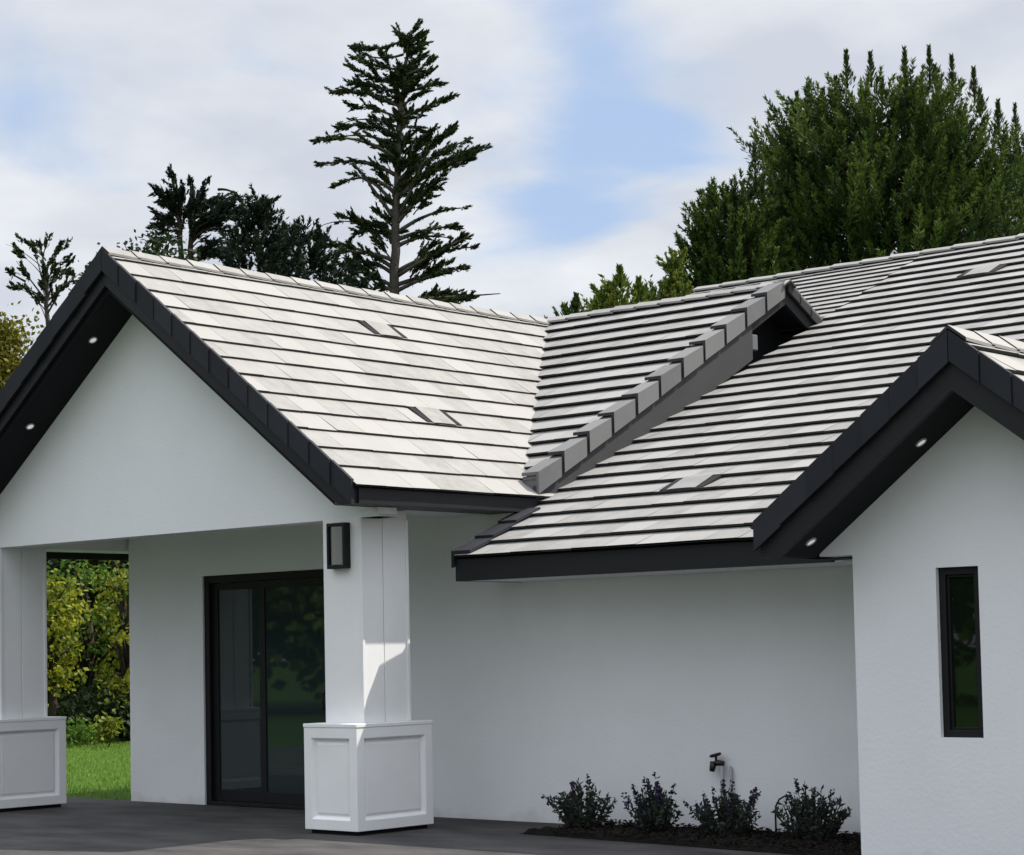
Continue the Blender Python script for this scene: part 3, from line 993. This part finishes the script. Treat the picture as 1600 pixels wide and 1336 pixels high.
def place_plant(loc, seed, spread, hgt, flowers, label, rz):
    t = thing('bed_shrub', label, 'shrub', loc, rz, 'low shrubs in the mulch bed')
    st, C, A, L, FC, FA = bed_plant(seed, spread, hgt, flowers)
    st.build('stem', 'bark', t)
    leaves('foliage', C, A, L, L * .42, 'leaf_grey', t)
    for a_, b_ in zip(FC, FA):
        leaves('flower', a_, b_, .028, .02, 'flower_purple', t)
    return t


place_plant((1.50, -.55, .03), 1, .29, .37, 5, 'leftmost dark shrub in the mulch bed, nearest the porch column', .3)
place_plant((2.20, -.50, .03), 2, .26, .33, 16, 'purple flowered shrub in the mulch bed, second from the left', 1.1)
place_plant((2.92, -.52, .03), 3, .30, .335, 12, 'purple tipped shrub in the mulch bed below the tap pipe', 2.0)
place_plant((3.72, -.52, .03), 4, .32, .39, 4, 'rightmost dark shrub in the mulch bed, beside the bay corner', 2.9)


# ------------------------------------------------------------------ trees
def bez(p0, p1, p2, n=8):
    return [p0 * (1 - q) ** 2 + p1 * 2 * q * (1 - q) + p2 * q * q for q in [i / (n - 1) for i in range(n)]]


def unit(a):
    return a / (np.linalg.norm(a, axis=1)[:, None] + 1e-9)


VD = Vector((F.x, F.y, 0)).normalized()


def limb_tree(name, label, cat, D, trunks, limbs, matleaf, matbark, seed, dens=1., leaf=(.16, .05), group=None, tuft=.16, upsweep=.5):
    """tree drawn from trunks [(pts px, r0, r1)] and limbs [(from px, via px, tip px, foliage, thickness)]; each limb gets its own depth"""
    r = np.random.RandomState(seed)
    b = base(trunks[0][0][0][0], D)
    t = thing(name, label, cat, b, 0, group)
    tm = MB()
    for pts, r0, r1 in trunks:
        P3 = [at(x, y, D) - b for x, y in pts]
        P3[0] = Vector((P3[0].x, P3[0].y, 0))
        n = len(P3)
        fine = []; rad = []
        for i in range(n - 1):
            for k in range(5):
                q = k / 5; fine.append(P3[i].lerp(P3[i + 1], q) + Vector(r.normal(0, .02, 3)) * (1 if i + k else 0))
        fine.append(P3[-1])
        rad = [r0 + (r1 - r0) * (i / (len(fine) - 1)) for i in range(len(fine))]
        tm.tube(fine, rad, 9)
    C = []; A = []
    for (p0, pv, p1, fol, th) in limbs:
        dep = r.uniform(-1, 1) * math.hypot(p1[0] - p0[0], p1[1] - p0[1]) / FPX * D * .7
        a0 = at(*p0, D) - b; a2 = at(*p1, D) - b + VD * dep; a1 = at(*pv, D) - b + VD * dep * .5
        pts = bez(a0, a1, a2, 9)
        tm.tube(pts, [th * (1 - .8 * i / 8) for i in range(9)], 5)
        ln_ = sum((pts[i + 1] - pts[i]).length for i in range(8))
        # sprays along the limb
        ns = max(3, int(ln_ * 5.2 * fol * dens))
        for k in range(ns):
            q = r.uniform(.10, 1) ** .8
            p = a0 * (1 - q) ** 2 + a1 * 2 * q * (1 - q) + a2 * q * q
            tan = ((a1 - a0) * (1 - q) + (a2 - a1) * q).normalized()
            sd = Vector(r.normal(0, 1, 3)); sd -= tan * sd.dot(tan); sd.normalize()
            ax = (tan * r.uniform(.6, 1.3) + sd * r.uniform(.05, .7) + Vector((0, 0, upsweep * r.uniform(-.3, 1)))).normalized()
            sl_ = tuft * r.uniform(1.3, 3.6) * (1.1 - .45 * q)
            tm.tube([p, p + ax * sl_ * .9], [.012, .004], 3, cap=False)
            m_ = int(26 * dens)
            qq = r.uniform(0, 1, m_)
            base_ = np.array(p)[None] + np.array(ax)[None] * (qq * sl_)[:, None] + r.normal(0, tuft * .25, (m_, 3)) * (1.1 - .9 * qq)[:, None]
            C.append(base_); A.append(np.array(ax)[None] * 1.0 + r.normal(0, .42, (m_, 3)))
    tm.build('trunk', matbark, t, smooth=True)
    C = np.concatenate(C); A = unit(np.concatenate(A))
    n = len(C)
    leaves('crown', C, A, r.uniform(.7, 1.3, n) * leaf[0], r.uniform(.7, 1.3, n) * leaf[1], matleaf, t, tint=r.rand(n) ** 2)
    return t


# the tall open conifer in the middle
LB_ = [((632, 62), (590, 75), (547, 60)), ((630, 85), (588, 92), (552, 66)), ((630, 110), (590, 112), (546, 98)), ((628, 130), (595, 132), (548, 102)),
       ((628, 150), (580, 128), (540, 128)), ((626, 168), (570, 138), (520, 150)), ((626, 185), (580, 165), (548, 165)), ((624, 200), (572, 170), (530, 180)),
       ((624, 212), (570, 188), (530, 198)), ((622, 228), (560, 198), (505, 224)), ((622, 250), (560, 210), (498, 242)), ((620, 275), (560, 235), (492, 256)),
       ((620, 305), (575, 250), (515, 276)), ((618, 325), (590, 275), (545, 262)), ((618, 345), (585, 300), (555, 262)),
       ((616, 365), (570, 345), (525, 340)), ((616, 372), (560, 340), (540, 372)), ((616, 420), (560, 380), (512, 393)),
       ((616, 430), (575, 395), (545, 415)), ((616, 450), (580, 420), (550, 440)), ((616, 455), (590, 440), (570, 462)), ((616, 408), (580, 395), (530, 405))]
RB_ = [((636, 58), (645, 52), (652, 40)), ((634, 72), (650, 62), (666, 50)), ((632, 92), (650, 84), (662, 70)), ((632, 105), (655, 92), (664, 86)),
       ((630, 118), (660, 115), (682, 96)), ((630, 135), (660, 128), (676, 118)), ((628, 150), (665, 130), (690, 134)), ((628, 165), (650, 155), (668, 150)),
       ((626, 185), (665, 178), (706, 166)), ((626, 200), (645, 195), (658, 208)), ((622, 285), (660, 240), (712, 198)), ((622, 290), (670, 235), (735, 206)),
       ((622, 300), (680, 250), (756, 228)), ((622, 305), (680, 268), (746, 246)), ((622, 310), (670, 275), (706, 262)), ((622, 325), (660, 300), (690, 292)),
       ((622, 265), (640, 250), (655, 238)), ((622, 340), (650, 290), (668, 250)), ((622, 345), (655, 305), (672, 280)), ((620, 365), (670, 330), (732, 334)),
       ((620, 375), (680, 345), (718, 350)), ((620, 385), (660, 360), (700, 368)), ((620, 425), (680, 390), (748, 392)), ((620, 432), (680, 400), (742, 376)),
       ((620, 445), (690, 415), (730, 410)), ((620, 455), (670, 430), (712, 428)), ((620, 470), (690, 470), (745, 462)), ((620, 475), (690, 478), (738, 478)),
       ((620, 472), (690, 460), (722, 455)), ((620, 470), (700, 468), (782, 465)), ((622, 225), (640, 215), (650, 200)), ((620, 350), (640, 330), (655, 318))]
limbs = []
for a_, v_, e_ in LB_ + RB_:
    fol = 1.1 * rnd.choice((.55, .8, 1., 1.3, 1.9))
    if e_ in ((782, 465),):
        fol = .15
    limbs.append((a_, v_, e_, fol, .045 if a_[1] < 250 else .075))
limbs.append(((616, 365), (520, 325), (485, 364), .05, .03))
for (cx, cy, rx, ry, nn) in [(690, 232, 50, 26, 11), (700, 395, 42, 20, 8), (715, 468, 32, 12, 8), (575, 355, 34, 12, 6), (560, 418, 38, 22, 9), (665, 300, 22, 30, 6), (580, 240, 50, 22, 6), (600, 120, 36, 30, 5)]:
    for k in range(nn):                               # heavy uneven clumps
        tx, ty = cx + rnd.uniform(-rx, rx), cy + rnd.uniform(-ry, ry)
        sx_ = 621 + (tx - 621) * .45; sy_ = min(470, ty + 14 + abs(tx - 621) * .22)
        limbs.append(((sx_, sy_), ((sx_ + tx) / 2, (sy_ + ty) / 2 - 6), (tx, ty), rnd.uniform(1.2, 2.4), .022))
for k in range(64):                                   # short growth close to the stem
    y = rnd.uniform(55, 270) if k % 6 else rnd.uniform(270, 420); x = 640 - (y - 45) * .09
    limbs.append(((x, y + 12), (x + rnd.uniform(-10, 10), y), (x + rnd.choice((-1, 1)) * rnd.uniform(8, 26), y - rnd.uniform(0, 16)), 1.9, .03))
limb_tree('conifer', 'tall open conifer with bare trunk and upswept branches rising behind the porch roof', 'tree', 62,
          [([(616, 1030), (616, 470), (618, 340), (622, 220), (632, 110), (641, 50)], .19, .03)], limbs, 'needle_dark', 'bark_grey', 5, 1.3, (.15, .045), tuft=.14, upsweep=.5)

# the twin-stemmed pine and the sparse tree at the left
lim = []
for a_, v_, e_, fo in [((280, 330), (272, 300), (272, 266), 1.2), ((281, 345), (262, 325), (252, 300), 1), ((280, 350), (255, 345), (234, 322), .9), ((280, 352), (258, 345), (236, 352), .9),
                       ((281, 365), (255, 350), (246, 378), .6), ((296, 340), (300, 310), (300, 284), 1), ((297, 345), (320, 310), (330, 290), 1), ((297, 345), (330, 295), (385, 300), .9),
                       ((297, 345), (325, 310), (352, 306), 1.1), ((297, 335), (310, 312), (318, 312), 1.4), ((282, 340), (285, 315), (290, 300), 1.2), ((300, 360), (330, 340), (372, 345), .9),
                       ((300, 375), (330, 350), (366, 372), .7), ((300, 350), (330, 335), (345, 330), 1), ((281, 340), (265, 315), (250, 318), 1.2), ((298, 400), (320, 385), (345, 395), .9),
                       ((298, 405), (330, 395), (372, 395), 1), ((340, 296), (370, 292), (384, 325), .5), ((282, 380), (265, 365), (255, 392), .3), ((297, 350), (310, 330), (322, 345), .9)]:
    lim.append((a_, v_, e_, fo * 1.5, .04))
for k in range(30):
    tx, ty = 302 + rnd.uniform(-66, 76), 0
    ty = 318 + rnd.uniform(-1, 1) * 40 * (1 - ((tx - 302) / 90) ** 2) + (abs(tx - 302) * .12)
    sx_ = 282 if tx < 291 else 298
    sy_ = min(400, max(300, ty + 26 + abs(tx - sx_) * .25))
    lim.append(((sx_, sy_), ((sx_ + tx) / 2, ty + 4), (tx, ty), 1.6, .025))
for k in range(16):
    tx, ty = rnd.uniform(315, 388), rnd.uniform(335, 405)
    lim.append(((298, min(412, ty + 14)), ((298 + tx) / 2, ty - 6), (tx, ty), 1.2, .025))
for k in range(5):
    tx, ty = rnd.uniform(236, 268), rnd.uniform(335, 392)
    lim.append(((282, min(405, ty + 2)), ((282 + tx) / 2, ty - 10), (tx, ty), .6, .02))
limb_tree('pine', 'dark pine with two bare stems standing left of the dense conifer', 'tree', 55,
          [([(283, 1030), (283, 420), (281, 345), (274, 276)], .115, .02), ([(300, 1030), (298, 420), (297, 345), (304, 300)], .11, .03)],
          lim, 'needle_blue', 'bark', 6, .95, (.16, .05), tuft=.15)
lim = []
for a_, v_, e_ in [((70, 450), (60, 400), (74, 368)), ((70, 450), (70, 410), (95, 392)), ((72, 440), (78, 400), (108, 393)), ((72, 460), (60, 420), (48, 385)), ((72, 470), (50, 440), (28, 410)),
                   ((70, 470), (40, 440), (4, 444)), ((74, 470), (100, 440), (118, 418)), ((74, 480), (95, 450), (112, 430)), ((74, 480), (60, 460), (30, 448)), ((72, 430), (68, 400), (60, 380)),
                   ((74, 490), (90, 470), (100, 460)), ((40, 440), (20, 430), (12, 424)), ((74, 470), (84, 440), (90, 432))]:
    lim.append((a_, v_, e_, .33, .028))
for k in range(16):
    tx, ty = 65 + rnd.uniform(-55, 50), 432 + rnd.uniform(-60, 50)
    lim.append(((72, min(500, ty + 34)), ((72 + tx) / 2, ty + 6), (tx, ty), .3, .014))
limb_tree('sparse_tree', 'thin nearly bare tree with scattered leaf tufts at far left', 'tree', 48,
          [([(76, 1030), (76, 520), (72, 450), (70, 425)], .075, .022)], lim, 'needle_dark', 'bark_grey', 8, .62, (.14, .06), tuft=.12)


def shoots(name, label, cat, D, px0, top, half, seed, n, ml, matbark, ytrunk, sh=(.5, 1.1), leaf=(.16, .035), per=34, group=None, low=600, spires=0, depth=1., upright=.9):
    """conifer whose crown is hundreds of upright needle shoots on a rounded or conical body. half(v): half width in px at pixel row"""
    r = np.random.RandomState(seed)
    b = base(px0, D); t = thing(name, label, cat, b, 0, group)
    s_ = D / FPX
    tm = MB()
    ztop = (at(px0, top, D) - b).z
    zlow = (at(px0, low, D) - b).z
    tm.tube([(0, 0, 0), (r.normal(0, .1), r.normal(0, .1), ztop * .5), (0, 0, ztop * .96)], [.028 * ztop, .018 * ztop, .01], 9)
    C = []; A = []; TI = []
    right = Vector((RT.x, RT.y, 0)).normalized()
    for i in range(n):
        q = r.uniform(0, 1) ** .85
        py = top + (low - top) * q
        hw_ = half(py) * s_
        z = (at(px0, py, D) - b).z
        an = r.uniform(0, 2 * math.pi)
        lump = .90 + .10 * math.sin(3.1 * an + z * 1.7 + seed) + .09 * math.sin(5.3 * an - z * 2.9 + 2 * seed) + .06 * math.sin(9 * an + z * 5.1)
        rr = hw_ * r.uniform(.15, 1.0) ** .4 * r.uniform(.9, 1.03) * lump
        cx = right * (math.cos(an) * rr) + VD * (math.sin(an) * rr * depth)
        p = np.array((cx.x, cx.y, z))
        outd = np.array((cx.x, cx.y, 0)) / (rr + 1e-6)
        ax = outd * r.uniform(.1, .9) + np.array((0, 0, upright)) + r.normal(0, .18, 3)
        ax /= np.linalg.norm(ax)
        L = r.uniform(*sh) * (1.0 if rr > .5 * hw_ else .8)
        m_ = per
        qq = r.uniform(0, 1, m_)
        pp = p[None] + ax[None] * ((qq - .35) * L)[:, None]
        nd = r.normal(0, 1, (m_, 3)); nd -= ax[None] * (nd @ ax)[:, None]; nd = unit(nd)
        spread = (.17 * L) * (1.08 - .95 * qq)
        C.append(pp + nd * (spread * r.uniform(.2, 1, m_))[:, None])
        A.append(nd * .75 + ax[None] * .9 + r.normal(0, .2, (m_, 3)))
        TI.append(np.clip(r.uniform(-.25, .35) + .6 * qq + r.normal(0, .12, m_), 0, 1))  # needles lighten toward shoot tips: new growth plus a painted sunlit look
        if i % 9 == 0:
            tm.tube([(0, 0, max(.3, z - rr * .35)), tuple(p * np.array((.5, .5, 1)) - np.array((0, 0, rr * .12))), tuple(p)], [.05, .035, .012], 5)
    for (sx, sy, sl2) in (spires or []):                # leaders standing above the crown
        tip = at(sx, sy, D) - b
        dd = VD * r.uniform(-1, 1) * .6
        tip = tip + dd
        h2 = sl2 * s_
        tm.tube([tip - Vector((0, 0, h2)), tip], [.03, .008], 5)
        m_ = 260
        qq = r.uniform(0, 1, m_) ** .8
        pp = np.array(tip)[None] - np.array((0, 0, 1.))[None] * ((1 - qq) * h2 * 1.0)[:, None]
        nd = r.normal(0, 1, (m_, 3)); nd[:, 2] = 0; nd = unit(nd)
        C.append(pp + nd * ((.035 + .34 * (1 - qq) ** 2.2) * r.uniform(.2, 1, m_))[:, None]); A.append(nd * .6 + np.array((0, 0, 1.))[None] * 1.0)
        TI.append(r.uniform(0, .6, m_))
    tm.build('trunk', matbark, t, smooth=True)
    C = np.concatenate(C); A = unit(np.concatenate(A)); n = len(C)
    leaves('crown', C, A, r.uniform(.7, 1.3, n) * leaf[0], r.uniform(.7, 1.3, n) * leaf[1], ml, t, tint=np.concatenate(TI))
    return t


def prof(pts):
    ys = [p[0] for p in pts]; ws = [p[1] for p in pts]
    return lambda v: float(np.interp(v, ys, ws))


# big pine at the right
sp = [(1318, 86, 60), (1356, 88, 55), (1409, 80, 60), (1444, 82, 60), (1466, 95, 50), (1487, 86, 55), (1521, 106, 55), (1538, 130, 45), (1266, 122, 60), (1240, 154, 60), (1300, 130, 50),
      (1220, 205, 55), (1284, 142, 40), (1380, 120, 40), (1556, 160, 50)]
shoots('pine', 'largest dense dark green pine with many pointed leaders behind the right roof', 'tree', 50, 1395, 165,
       prof([(165, 85), (180, 125), (205, 160), (245, 185), (300, 215), (400, 250), (600, 285)]), 31, 2300, 'needle_pine', 'bark', 0, (.7, 1.5), (.16, .034), 125, low=600, spires=sp)
shoots('pine', 'narrow green pine shoulder with thin leaders at the left of the largest pine', 'tree', 47, 1165, 305,
       prof([(305, 30), (318, 50), (340, 65), (420, 95), (600, 120)]), 32, 650, 'needle_pine', 'bark', 0, (.5, 1.1), (.15, .034), 100, low=600,
       spires=[(1175, 230, 75), (1140, 285, 45), (1194, 268, 45), (1157, 300, 40)])
shoots('pine', 'green pine cut by the right edge of the photo behind the largest pine', 'tree', 56, 1625, 215,
       prof([(215, 30), (240, 50), (300, 75), (420, 100), (600, 130)]), 33, 550, 'needle_pine', 'bark', 0, (.6, 1.3), (.16, .036), 110, low=600, spires=[(1588, 160, 60), (1604, 178, 50)])
shoots('young_pine', 'small yellow green pine tree top showing above the ridge beside the sky gap', 'tree', 40, 973, 456,
       prof([(456, 10), (468, 24), (485, 36), (560, 70)]), 34, 150, 'needle_young', 'bark', 0, (.35, .7), (.14, .05), 36, low=560, spires=[(966, 424, 34), (998, 434, 30)])
shoots('young_pine', 'rounded yellow green pine tuft on a thin stem just left of the large pines', 'tree', 41, 1071, 402,
       prof([(402, 8), (406, 13), (416, 13), (422, 4), (448, 6), (470, 30), (560, 80)]), 35, 200, 'needle_young', 'bark', 0, (.25, .5), (.13, .05), 36, low=560)
shoots('young_pine', 'tiny dark pine tip at the lower end of the row above the valley', 'tree', 42, 905, 486,
       prof([(486, 8), (494, 16), (505, 26), (580, 60)]), 36, 120, 'needle_pine', 'bark', 0, (.3, .6), (.13, .045), 36, low=580, spires=[(900, 462, 30), (938, 460, 25)])
shoots('young_pine', 'bushy mid green pine between the tuft and the yellow green pine', 'tree', 44, 1035, 462,
       prof([(462, 14), (472, 34), (490, 70), (580, 110)]), 37, 240, 'needle_pine', 'bark', 0, (.35, .8), (.15, .045), 36, low=580)
# dark conifers left of the tall one
shoots('conifer', 'dense dark conifer with one knobbly peak between the twin pine and tall conifer', 'tree', 52, 413, 312,
       prof([(312, 7), (326, 13), (332, 9), (348, 24), (362, 40), (400, 62), (600, 90), (900, 110)]), 38, 1000, 'needle_blue', 'bark', 0, (.4, .9), (.17, .05), 40, low=900, upright=.6)
shoots('conifer', 'dark bushy conifer sloping down toward the tall open conifer', 'tree', 54, 475, 360,
       prof([(360, 12), (370, 36), (380, 55), (420, 70), (600, 95)]), 39, 950, 'needle_blue', 'bark', 0, (.4, .9), (.17, .05), 40, low=900, spires=[(497, 352, 25), (440, 350, 25)], upright=.6)
shoots('conifer', 'low dark conifer filling the base of the tall open conifer', 'tree', 58, 545, 410,
       prof([(410, 14), (424, 40), (440, 50), (600, 70)]), 40, 560, 'needle_blue', 'bark', 0, (.4, .8), (.17, .05), 36, low=900, upright=.5)


def broadleaf(name, label, D, px0, pytop, hwpx, seed, nclump, per, ml, leaf, zlow=.12, group=None, csize=.38, loc=None, rxy=None, ztop=None, flat=1.):
    r = np.random.RandomState(seed)
    b = base(px0, D) if loc is None else Vector(loc)
    t = thing(name, label, 'tree' if 'shrub' not in name else 'shrub', b, 0, group)
    if ztop is None:
        ztop = (at(px0, pytop, D) - b).z
    if rxy is None:
        rxy = hwpx * D / FPX
    tm = MB(); zc = ztop * (.5 + zlow / 2); rz = ztop * (.5 - zlow / 2)
    tm.tube([(0, 0, 0), (.05, .03, ztop * .3), (-.04, .05, ztop * .62)], [ztop * .03, ztop * .022, ztop * .012], 9)
    C = []; A = []; TI = []
    for i in range(nclump):
        v = r.normal(0, 1, 3); v /= np.linalg.norm(v)
        rr = r.uniform(.3, 1) ** .45 * r.uniform(.86, 1.08)
        p = np.array((v[0] * rxy * rr, v[1] * rxy * rr, zc + v[2] * rz * rr))
        if i % 4 == 0:
            tm.tube([(0, 0, ztop * r.uniform(.2, .5)), tuple(p * np.array((.45, .45, .9))), tuple(p)], [ztop * .011, ztop * .007, .008], 5)
        cs_ = csize * r.uniform(.6, 1.35)
        q = r.normal(0, 1, (per, 3)) * cs_ * .5 * np.array((1, 1, .7 * flat))
        C.append(p[None] + q); A.append(r.normal(0, 1, (per, 3)) + np.array((0, 0, -.2)))
        TI.append(np.clip(r.uniform(0, .8) + r.normal(0, .15, per), 0, 1))
    tm.build('trunk', 'bark', t, smooth=True)
    C = np.concatenate(C); C[:, 2] = np.maximum(C[:, 2], .05); A = unit(np.concatenate(A)); n = len(C)
    leaves('crown', C, A, r.uniform(.7, 1.3, n) * leaf[0], r.uniform(.7, 1.3, n) * leaf[1], ml, t, tint=np.concatenate(TI))
    return t


broadleaf('bushy_tree', 'olive yellow bushy tree rising left of the porch gable', 44, 0, 466, 78, 51, 330, 150, 'leaf_olive', (.11, .07), csize=.5, zlow=.12)
broadleaf('round_tree', 'low dark domed tree peeking over the porch ridge', 46, 230, 372, 95, 52, 380, 150, 'leaf_deep', (.13, .08), csize=.55, zlow=.25)
# garden behind the open porch
broadleaf('garden_tree', 'dark leafy garden tree seen between the porch column and wall', 42, 135, 760, 150, 53, 330, 110, 'leaf_deep', (.15, .09), zlow=.02, csize=.6)
broadleaf('garden_tree', 'yellow green tree at the left side of the porch opening', 37, 78, 900, 52, 54, 75, 24, 'leaf_yellow', (.11, .075), zlow=.30, csize=.24)
broadleaf('garden_tree', 'mid green leafy tree spreading across the porch opening', 39.5, 140, 850, 95, 59, 70, 24, 'leaf_green', (.11, .075), zlow=.12, csize=.28)
broadleaf('garden_tree', 'yellow green leafy tree at the right side of the porch opening', 38.5, 200, 850, 62, 55, 70, 22, 'leaf_yellow', (.11, .075), zlow=.10, csize=.24)
broadleaf('garden_shrub', 'small bright shrub at the lawn edge inside the porch opening', 36, 168, 1125, 11, 56, 8, 60, 'leaf_yellow', (.09, .05), zlow=.05, csize=.22)
broadleaf('garden_shrub', 'low dark green shrub at the lawn edge inside the porch opening', 37, 118, 1130, 26, 57, 14, 50, 'leaf_green', (.09, .05), zlow=.02, csize=.3)
broadleaf('garden_shrub', 'dark hedge like shrub along the back of the lawn', 39, 150, 1085, 95, 58, 120, 90, 'leaf_deep', (.12, .07), zlow=.01, csize=.42)
# wood closing the far side of the lawn
for k, (px, D, top, hw_, ml) in enumerate([(-120, 58, 700, 150, 'leaf_deep'), (-330, 62, 640, 170, 'leaf_green'), (-560, 60, 690, 170, 'leaf_deep'), (-800, 66, 620, 190, 'leaf_green'),
                                       (60, 64, 690, 130, 'leaf_green'), (240, 66, 700, 130, 'leaf_deep')]):
    broadleaf('woodland_tree', ['deep green tree beyond the lawn, nearest the left porch column', 'mid green tree beyond the lawn to the left of the deep green one', 'dark rounded tree at the far left of the lawn edge',
                            'tall green tree at the outer left end of the lawn edge', 'green tree far behind the yellow green garden trees', 'dark tree far behind the house corner'][k], D, px, top, hw_, 80 + k, 170, 60, ml, (.30, .20), zlow=.04, csize=1.3)
# the garden across the drive, mirrored in the door and the window
k = 0
for (X, Y, hgt, rad, seed) in [(-7, -36, 9, 4.2, 61), (-13, -33, 8, 4.0, 62), (-19, -28, 9.5, 4.2, 63), (-26, -24, 8, 3.6, 64), (-29, -17.5, 7.5, 3.4, 65), (-3, -41, 10, 4.4, 66), (-34, -11, 9, 4, 67), (-23, -33, 11, 5, 68), (-33, -24, 10, 5, 69)]:
    broadleaf('garden_tree', ['green', 'full green', 'tall green', 'broad green', 'lower green', 'largest green', 'outermost green', 'second row green', 'far corner green'][k] + ' tree across the drive, mirrored in the dark glass', 0, 0, 0, 0, seed, 130, 60,
              'leaf_green', (.40, .28), csize=1.6, loc=(X, Y, 0), rxy=rad, ztop=hgt)
    k += 1
